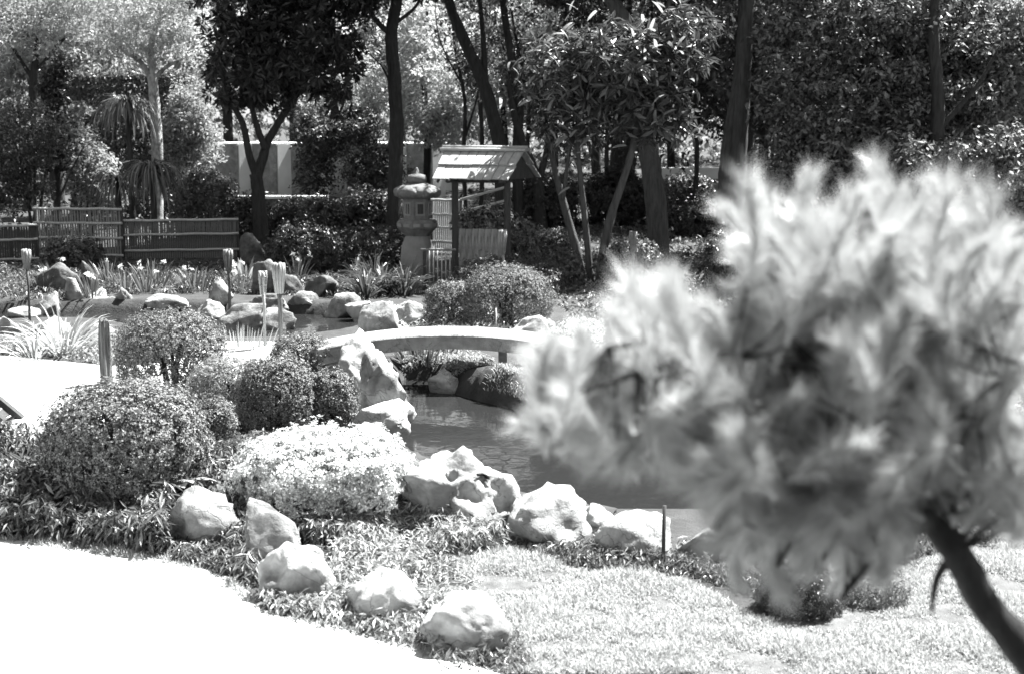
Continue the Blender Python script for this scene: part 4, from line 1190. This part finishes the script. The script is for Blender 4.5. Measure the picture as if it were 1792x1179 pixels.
tree("double_trunk_tree", "tall tree with two grey trunks leaning together and sunlit right edges", 1285, Y,
     [([(1290, gy_(1290, Y)), (1288, 370), (1294, 250), (1302, 120), (1306, 0), (1308, -150), (1310, -280)], 0.26, 0.15, 0), ([(1268, gy_(1268, Y)), (1268, 360), (1276, 250), (1290, 160), (1300, 60), (1300, -50)], 0.24, 0.12, 0.4)],
     [(1320, -210, 230, 110, 0, 3.2), (1240, 20, 60, 60, 1.0, 0.8)], "leaf_mid", "bark_mid", leaf=0.2, nclump=330, per=45, seed=10)
Y = 44.0
for lbl, limbs, ell, sd in [
    ("dark leaning trunk that bends left above the shelter roof", [([(880, gy_(880, Y)), (876, 270), (850, 160), (812, 70), (785, 0), (770, -90)], 0.26, 0.12, 0), ([(850, 160), (845, 60), (835, -40)], 0.11, 0.05, 0.4)], [(800, -90, 140, 60, 0, 2.4), (845, 40, 40, 50, 0.6, 0.7)], 21),
    ("slim dark trunk standing just behind the shelter roof's ridge end", [([(910, gy_(910, Y)), (905, 280), (908, 170), (893, 90), (880, 0), (880, -90)], 0.18, 0.09, 0.5), ([(906, 200), (930, 130), (950, 60)], 0.07, 0.03, 0.2)], [(880, -90, 110, 50, 0, 2.0), (905, 130, 30, 40, 1.0, 0.6)], 22),
    ("dark trunk with a kinked branch behind the many-stemmed tree", [([(948, gy_(948, Y)), (945, 380), (940, 320), (915, 250), (900, 200), (890, 140)], 0.24, 0.08, 0), ([(942, 320), (960, 250), (975, 150), (1000, 40)], 0.12, 0.05, 0.5)], [(990, -40, 80, 50, 0.6, 1.6), (930, 180, 30, 40, 0.6, 0.6)], 23)]:
    tree("woodland_tree", lbl, limbs[0][0][0][0], Y, limbs, ell, "leaf_mid", leaf=0.17, nclump=150, per=34, seed=sd, rclump=0.4, group="dark trunks behind the shelter")
for px, Y, top, lean, lbl in [(818, 46.5, -30, -22, "slender dark sapling trunk left of the leaning trunk above the shelter"), (842, 48.0, 10, 6, "slender sapling showing through the pale foliage above the shelter ridge"), (930, 46.0, 20, -25, "slender forked sapling behind the shelter's right gable"), (968, 47.0, -20, 18, "slender sapling behind the many-stemmed tree's left stem"), (1065, 45.0, -40, -12, "slender dark sapling left of the leaning trunk"), (1215, 45.0, -60, 14, "slender dark sapling between the leaning trunk and the double trunk")]:
    tree("slender_tree", lbl, px, Y, [([(px, gy_(px, Y)), (px + lean * 0.3, 280), (px + lean * 0.2, 180), (px + lean, 80), (px + lean * 1.4, top)], 0.09, 0.035, 0), ([(px + lean * 0.3, 250), (px - lean, 150), (px - lean * 1.5, 60)], 0.045, 0.015, 0.3), ([(px + lean * 0.4, 150), (px + lean * 2.2, 70), (px + lean * 2.6, 0)], 0.035, 0.012, -0.3)],
         [(px + lean, 60, 35, 70, 0, 0.7), (px - lean, 120, 28, 50, 0.3, 0.6)], "leaf_mid", leaf=0.15, nclump=60, per=30, seed=int(px), rclump=0.35)
Y = 52.0
tree("sunlit_tree", "sunlit pale-leaved tree glowing between the tall trunk and the shelter", 745, Y,
     [([(745, gy_(745, Y)), (748, 250), (742, 120), (750, -30)], 0.16, 0.06, 0)],
     [(750, 160, 55, 90, 0, 1.8), (730, 60, 50, 60, 0.3, 1.6), (780, 220, 45, 50, 0, 1.4), (620, 180, 60, 90, 0.5, 1.6)], "leaf_bright", leaf=0.17, nclump=520, per=50, seed=11, rclump=0.5)
tree("sunlit_tree", "sunlit pale-leaved tree glowing above the shelter roof between dark trunks", 880, 51.0,
     [([(880, gy_(880, 51.0)), (884, 250), (876, 120), (884, -30)], 0.14, 0.05, 0)],
     [(870, 100, 70, 80, 0, 1.6), (950, 50, 70, 60, 0.3, 1.6), (840, 190, 50, 60, 0, 1.4), (930, 170, 45, 60, 0.4, 1.3), (980, -20, 80, 50, 0, 1.5)], "leaf_bright", leaf=0.17, nclump=360, per=44, seed=41, rclump=0.5)
Y = 50.0
tree("feathery_tree", "pale feathery tree hanging over the high hedge", 60, Y,
     [([(50, gy_(50, Y)), (55, 250), (60, 120), (80, 0)], 0.2, 0.08, 0), ([(58, 140), (20, 80), (-20, 20)], 0.08, 0.03, -0.3), ([(60, 130), (110, 70), (150, 30)], 0.08, 0.03, 0.3)],
     [(40, 50, 110, 70, 0, 2.2), (120, 10, 80, 50, 0.3, 1.6), (-40, 110, 60, 60, 0, 1.4), (60, -50, 180, 60, 0, 2.6)], "leaf_bright", leaf=0.16, nclump=480, per=50, seed=12, rclump=0.5, aspect=0.35)
Y = 42.0
tree("pointed_conifer", "dark narrow conifer beside the high hedge", 100, Y, [([(100, gy_(100, Y)), (100, 250), (100, 120)], 0.12, 0.03, 0)],
     [(100, 250, 36, 60, 0, 0.6), (100, 180, 28, 60, 0, 0.5), (100, 130, 16, 40, 0, 0.3)], "leaf_dark", leaf=0.12, nclump=200, per=60, seed=13, rclump=0.25)
Y = 40.0
tree("loose_shrub", "loose twiggy shrub with sunlit diagonal sprays behind the bamboo fence", 60, Y,
     [([(60, gy_(60, Y)), (40, 300), (10, 200)], 0.05, 0.015, 0), ([(60, gy_(60, Y)), (80, 300), (95, 200)], 0.05, 0.015, 0), ([(60, gy_(60, Y)), (60, 280), (50, 170)], 0.05, 0.015, 0.3), ([(66, gy_(66, Y)), (120, 310), (150, 250)], 0.04, 0.012, 0.2)],
     [(40, 250, 80, 70, 0, 1.0), (20, 330, 60, 40, -0.2, 0.8)], "leaf_mid", leaf=0.12, nclump=260, per=40, seed=14, rclump=0.35, cat="shrub")
tree("loose_shrub", "sunlit small-leaved shrub cascading in front of the high hedge", 160, 41.5,
     [([(160, gy_(160, 41.5)), (150, 330), (130, 220)], 0.05, 0.02, 0), ([(160, gy_(160, 41.5)), (175, 330), (190, 280)], 0.05, 0.02, 0)],
     [(135, 230, 22, 50, 0, 0.6), (160, 290, 35, 40, 0, 0.8), (180, 330, 45, 30, 0, 0.8)], "leaf_light", leaf=0.14, nclump=170, per=40, seed=15, rclump=0.3, cat="shrub")
tree("loose_shrub", "small-leaved sunlit shrub at the left of the white building", 350, 47.0,
     [([(350, gy_(350, 47.0)), (345, 280), (340, 200)], 0.06, 0.02, 0)],
     [(335, 200, 35, 60, 0, 1.0), (360, 250, 25, 40, 0, 0.8), (310, 250, 30, 50, 0, 1.0)], "leaf_light", leaf=0.15, nclump=200, per=40, seed=16, rclump=0.35, cat="shrub")
tree("climber_bush", "dark climbing bush hiding the middle of the white building", 555, 50.0,
     [([(555, gy_(555, 50.0)), (555, 300), (560, 230)], 0.06, 0.02, 0)],
     [(550, 300, 28, 50, 0, 0.8), (560, 230, 40, 50, 0, 1.0)], "leaf_mid", leaf=0.15, nclump=220, per=40, seed=17, rclump=0.35, cat="shrub")
tree("climber_bush", "airy bush over the right part of the white building", 640, 50.0,
     [([(640, gy_(640, 50.0)), (640, 300), (640, 230)], 0.06, 0.02, 0)],
     [(640, 300, 40, 50, 0, 0.8), (620, 230, 50, 40, 0, 1.0), (680, 290, 40, 50, 0, 0.8)], "leaf_mid", leaf=0.15, nclump=190, per=40, seed=18, rclump=0.4, cat="shrub")
# high hedge with sunlit top
hx0, hx1 = A(125, 135, 48.5), A(345, 135, 48.5)
hz = H1(hx0.x, 48.5)
hd = thing("high_hedge", "high dark clipped hedge with a sunlit top behind the pale-barked tree", "hedge", ((hx0.x + hx1.x) / 2, 48.5, hz))
n = 30000
Lh, hh_ = hx1.x - hx0.x, hx0.z - hz
face = rng.choice(3, n, p=[0.6, 0.25, 0.15])
P = np.zeros((n, 3)); N = np.zeros((n, 3))
P[:, 0] = rng.uniform(-Lh / 2, Lh / 2, n)
P[:, 1] = np.where(face == 0, -0.7 + rng.normal(size=n) * 0.06, rng.uniform(-0.7, 0.9, n))
P[:, 2] = np.where(face == 1, hh_ + rng.normal(size=n) * 0.07, rng.uniform(0, hh_, n))
N[face == 0] = (0, -1, 0.2); N[face == 1] = (0, 0, 1); N[face == 2] = (1, 0, 0)
P[face == 2, 0] = Lh / 2 * rng.choice([-1, 1], (face == 2).sum())
V, F = leaves(P, N, 0.13, 0.5, 0.6)
stuff(mk("foliage", V, F, M["leaf_mid"], hd))
V, F = join([tube([(xx, 0, -0.1), (xx + .1, 0, hh_ * 0.8)], [0.06, 0.03], 6) for xx in np.linspace(-Lh / 2 + .3, Lh / 2 - .3, 8)])
mk("stem", V, F, M["bark"], hd)

# maple-like mass at the right
for lbl, px, Y, ell, mt, sd, nc in [
    ("broad dark maple with layered leaf sprays spreading behind the pine", 1520, 36.0, [(1480, 180, 150, 110, 0, 2.0), (1620, 130, 140, 130, 0.4, 2.0), (1560, 20, 190, 90, 0.5, 2.2), (1420, 80, 90, 80, 0.8, 1.4)], "leaf_azalea", 31, 620),
    ("sunlit maple with pale layered sprays at the wood's right edge", 1700, 37.5, [(1700, 90, 110, 110, 0, 2.0), (1760, 220, 90, 110, -0.4, 1.6), (1650, 20, 120, 70, 0.3, 2.0), (1800, 60, 100, 120, 0, 2.0)], "leaf_light", 32, 560),
    ("low leafy maple bough mass just above the pine's plumes", 1640, 34.5, [(1600, 290, 150, 60, 0, 1.4), (1740, 300, 110, 70, 0, 1.4), (1440, 280, 110, 50, 0.5, 1.2)], "leaf_azalea", 33, 360)]:
    tree("maple_tree", lbl, px, Y, [([(px, gy_(px, Y)), (px - 4, 300), (px + 2, 180), (px - 6, 60), (px, -60)], 0.24, 0.09, 0), ([(px, 280), (px - 70, 200), (px - 130, 150)], 0.08, 0.02, 0.3), ([(px, 230), (px + 70, 150), (px + 110, 80)], 0.08, 0.02, -0.3)], ell, mt, leaf=0.16, nclump=nc, per=56, rclump=0.42, seed=sd, aspect=0.5, droop=0.35)

# generic wood behind: five crowns shared by many trees
protos = []
for k in range(5):
    V, F = crown_mesh([(0, 0, 5.5, 2.6, 2.6, 3.2), (0.8, 0.2, 3.4, 2.0, 2.0, 1.8), (-1.0, 0.3, 7.2, 1.8, 1.8, 1.8)], 260, 48, 0.55, 0.2, 200 + k)
    me = bpy.data.meshes.new("crown")
    o = mk("crown", V, F, M[["leaf_mid", "leaf_dark", "leaf_light", "leaf_mid", "leaf_light"][k]])
    protos.append(o.data); bpy.data.objects.remove(o)
Vt, Ft = join([tube(smoothpath([(0, 0, -0.4), (0.1, 0, 2.2), (-0.1, 0.1, 4.5), (0.1, 0, 7.5)], 5), np.linspace(0.22, 0.05, 16), 9, 0.05), tube([(0, 0, 2.6), (1.0, 0.3, 4.4), (1.5, 0.3, 5.5)], [0.1, 0.06, 0.02], 7), tube([(0, 0, 3.2), (-1.0, -0.3, 5.0), (-1.4, -0.3, 6.6)], [0.1, 0.06, 0.02], 7)])
o = mk("trunk", Vt, Ft, M["bark"], smooth=True); trunk_me = o.data; bpy.data.objects.remove(o)
spots = []
for row, (Y, step, jit) in enumerate([(47.5, 4.6, 1.0), (54, 4.2, 1.2), (61, 4.2, 1.3), (68, 4.6, 1.5)]):
    half = 0.36 * Y + 3
    xx = -half + row * 1.3
    while xx < half:
        spots.append((xx + rng.normal() * 0.7, Y + rng.normal() * jit, row)); xx += step
for x_, y_, row in spots:
    pxl = CX + FPX * x_ / (y_ * 1.0)
    if row == 0 and (pxl < 1010): continue                    # keep the hedge and building in view
    if row in (1, 2) and 350 < pxl < 1010: continue
    z_ = H1(x_, y_)
    kk = int(rng.integers(0, 5))
    if pxl < 500: kk = 2 if row < 2 else 4
    elif pxl > 850: kk = int(rng.choice([0, 1, 1, 3, 2]))
    LBL_ = ["medium-toned", "dark", "pale", "medium-toned", "pale"][kk] + " leafy tree in the dense wood behind the garden"
    t = thing("background_tree", LBL_, "tree", (x_, y_, z_), ["medium-toned", "dark", "pale", "medium-toned", "pale"][kk] + " trees of the dense wood behind the garden")
    for nm, me in (("trunk", trunk_me), ("crown", protos[kk])):
        o = bpy.data.objects.new(nm, me); COL.objects.link(o); o.parent = t
        if nm == "crown": stuff(o)
    t.rotation_euler = (0, 0, rng.uniform(0, 6.28))
    sc_ = rng.uniform(0.95, 1.35)
    t.scale = (sc_, sc_, sc_ * rng.uniform(0.95, 1.15))
# far-off wood
n = 30000
P = np.stack([rng.uniform(-48, 48, n), rng.uniform(76, 86, n), 1 + 13 * rng.uniform(0, 1, n) ** 0.9], 1)
cl = sphere_dirs(n) * 0.4
V, F = leaves(P + cl, sphere_dirs(n) + np.array([0, 0, 0.6]), 0.55, 0.55, 0.6)
tag(mk("distant_wood", V, F, M["leaf_light"]), "far-off wood closing the view behind all the trees", "wood", kind="stuff")

# ------------------------------------------------------------------ foreground pine, close to the camera and out of focus
Yp = 3.25
pine_pts = [A(1850, 1235, 3.35), A(1790, 1140, 3.32), A(1720, 1050, 3.3), A(1685, 985, 3.28), A(1640, 920, 3.25), A(1592, 840, 3.25), A(1572, 740, 3.25), A(1572, 650, 3.28), A(1578, 560, 3.3), A(1605, 460, 3.35), A(1645, 370, 3.4)]
base = Vector((pine_pts[0].x + 0.28, 3.42, 0.0))
pt = thing("pine_tree", "young pine with soft pale needle plumes close to the camera, out of focus", "tree", base)
trunk_path = [base - Vector((0, 0, 0.2)), base + Vector((-0.02, 0, 0.9)), base + Vector((-0.10, 0, 1.7))] + pine_pts
tp = smoothpath([p - base for p in trunk_path], 5)
V, F = tube(tp, np.interp(np.linspace(0, 1, len(tp)), [0, 0.3, 0.6, 0.8, 1], [0.05, 0.042, 0.031, 0.02, 0.008]), 12, 0.05)
mk("trunk", V, F, M["bark"], pt, smooth=True)
limbs = [  # pixel polylines with depth
    [(1575, 720, 3.25), (1500, 660, 3.2), (1400, 640, 3.1), (1280, 620, 3.05), (1160, 640, 3.0), (1060, 670, 2.95), (990, 690, 2.95)],
    [(1590, 830, 3.25), (1500, 790, 3.35), (1380, 770, 3.4), (1240, 740, 3.45), (1120, 735, 3.5), (1040, 740, 3.5)],
    [(1572, 650, 3.28), (1500, 560, 3.35), (1430, 480, 3.4), (1350, 420, 3.4), (1310, 370, 3.4)],
    [(1578, 570, 3.3), (1540, 460, 3.2), (1520, 380, 3.2), (1500, 320, 3.2)],
    [(1600, 860, 3.25), (1660, 760, 3.1), (1720, 690, 3.0), (1800, 640, 2.95)],
    [(1575, 600, 3.3), (1650, 500, 3.2), (1730, 440, 3.15), (1800, 400, 3.1)],
    [(1605, 460, 3.35), (1680, 400, 3.4), (1750, 350, 3.4)],
    [(1640, 920, 3.25), (1700, 860, 3.15), (1760, 860, 3.1)],
    [(1440, 650, 3.12), (1330, 560, 3.2), (1240, 570, 3.25), (1190, 560, 3.25)],
    [(1240, 615, 3.05), (1130, 600, 3.0), (1060, 610, 3.0)],
    [(1592, 840, 3.25), (1480, 880, 3.2), (1400, 930, 3.2), (1360, 990, 3.2)],
    [(1640, 915, 3.25), (1560, 950, 3.3), (1500, 1010, 3.3), (1470, 1050, 3.3)],
    [(1672, 965, 3.27), (1640, 1010, 3.3), (1630, 1070, 3.3)],
    [(1545, 700, 3.22), (1500, 800, 3.1), (1480, 900, 3.05), (1440, 980, 3.05)],
    [(1400, 640, 3.1), (1360, 740, 3.05), (1300, 820, 3.0)],
    [(1500, 790, 3.35), (1420, 830, 3.4), (1320, 830, 3.4)],
]
limb_pts = []
for L in limbs:
    P = smoothpath([A(a_, b_, c_) - base for a_, b_, c_ in L], 5)
    V, F = tube(P, np.linspace(0.014, 0.005, len(P)), 7, 0.05); mk("branch", V, F, M["bark"], pt, smooth=True)
    limb_pts.append(P)
LP = np.concatenate(limb_pts + [tp[len(tp) // 2:]])
# needle plume: local axis +Z, gently bent
def plume_mesh(seed, n=720, length=0.19, nl=0.085):
    r = np.random.default_rng(seed)
    u = r.uniform(0, 1, n) ** 0.8
    bend = 0.35
    ax = np.stack([bend * length * u ** 2, np.zeros(n), length * u * (1 - 0.12 * u)], 1)
    tg = unit(np.stack([2 * bend * u, np.zeros(n), np.ones(n)], 1))
    a = r.uniform(0, 6.28, n)
    s1 = np.stack([tg[:, 2], np.zeros(n), -tg[:, 0]], 1); s2 = np.array([0, 1.0, 0])
    out = np.cos(a)[:, None] * s1 + np.sin(a)[:, None] * s2
    ang = r.uniform(0.35, 0.95, n) * (1.05 - 0.5 * u)
    d = tg * np.cos(ang)[:, None] + out * np.sin(ang)[:, None]
    V, F = blades(ax, d, nl, 0.0012, 0.45, 2, r=r)
    Vs, Fs = tube(np.stack([bend * length * np.linspace(0, 1, 6) ** 2, np.zeros(6), length * np.linspace(0, 1, 6) * 0.9], 1), np.linspace(0.005, 0.003, 6), 5)
    return join([(V, F), (Vs, Fs)])
plumes = []
for k in range(5):
    V, F = plume_mesh(300 + k)
    o = mk("needle_plume", V, F, M["needle"]); plumes.append(o.data); bpy.data.objects.remove(o)
SIL = np.array([(900, 655), (950, 600), (1010, 575), (1095, 610), (1135, 520), (1205, 510), (1270, 600), (1310, 400), (1400, 320), (1450, 350), (1500, 310), (1560, 320), (1600, 370), (1680, 355), (1760, 355), (1830, 390), (1830, 960), (1750, 900), (1650, 880), (1560, 930), (1490, 1010), (1380, 990), (1310, 930), (1200, 860), (1100, 820), (1000, 800), (925, 780), (895, 710)], float)
fixed = [(1345, 370), (1315, 340), (1415, 335), (1520, 325), (1545, 330), (1590, 390), (1700, 375), (1745, 385), (1630, 400), (1310, 470), (1290, 500), (1150, 500), (1185, 505), (1010, 570), (985, 610), (1060, 600), (1110, 600), (1220, 560), (1330, 430), (1460, 380), (1780, 420), (1380, 500), (1440, 450), (1650, 450), (1500, 420), (1740, 800), (1770, 850), (1700, 780), (1720, 870), (1780, 930), (1690, 700), (1660, 830), (1785, 760)]
cand = sample_poly(SIL, 1400)
keep = []                                              # dense on top, sparser below
for c in cand:
    pr = 1.0 if c[1] < 640 else (0.75 if c[1] < 780 else 0.6)
    gap = mnoise.noise(Vector((c[0] / 95.0, c[1] / 95.0, 4.2)))
    if gap < -0.16 and c[1] < 760: pr *= 0.2
    if rng.uniform() < pr: keep.append(tuple(c))
for k in range(60):                                    # drooping sprays under the branches
    keep.insert(int(rng.integers(0, 200)), (rng.uniform(1260, 1570), rng.uniform(780, 1000)))
keep = [(a_, b_ + 15) for a_, b_ in fixed] + keep[:580]
twigs, rest = [], []
from mathutils import Quaternion, Matrix
thin = [plume_mesh(320 + k, 330) for k in range(4)]
for idx, (a_, b_) in enumerate(keep):
    q = np.array(A(a_, b_, 3.25 + rng.normal() * 0.2) - base)
    i = np.argmin(np.linalg.norm(LP - q, axis=1))
    p0 = LP[i]
    away = unit((q - p0)[None])[0]
    lowness = max(0.0, (b_ - 640) / 300)
    d = Vector(away * 0.55 + np.array([rng.normal() * 0.3 - 0.1, rng.normal() * 0.25, 0.9 - 1.5 * min(lowness, 1.0)])).normalized()
    st = q - np.array(d) * 0.17
    twigs.append(tube([p0, (p0 + st) / 2 + np.array([0, 0, -0.01]), st], [0.004, 0.003, 0.003], 5))
    qt = d.to_track_quat('Z', 'X') @ Quaternion((0, 0, 1), rng.uniform(0, 6.28))
    k_ = rng.uniform(0.75, 1.2)
    if idx < 290:
        o = bpy.data.objects.new("needle_plume", plumes[int(rng.integers(0, 5))]); COL.objects.link(o); o.parent = pt
        o.location = st
        o.rotation_mode = 'QUATERNION'; o.rotation_quaternion = qt
        o.scale = (k_, k_, k_)
    else:
        V, F = thin[idx % 4]
        rest.append((V @ np.array(qt.to_matrix()).T * k_ + st, F))
V, F = join(rest); stuff(mk("needles", V, F, M["needle"], pt))
V, F = join(twigs); stuff(mk("twigs", V, F, M["bark"], pt, smooth=True))
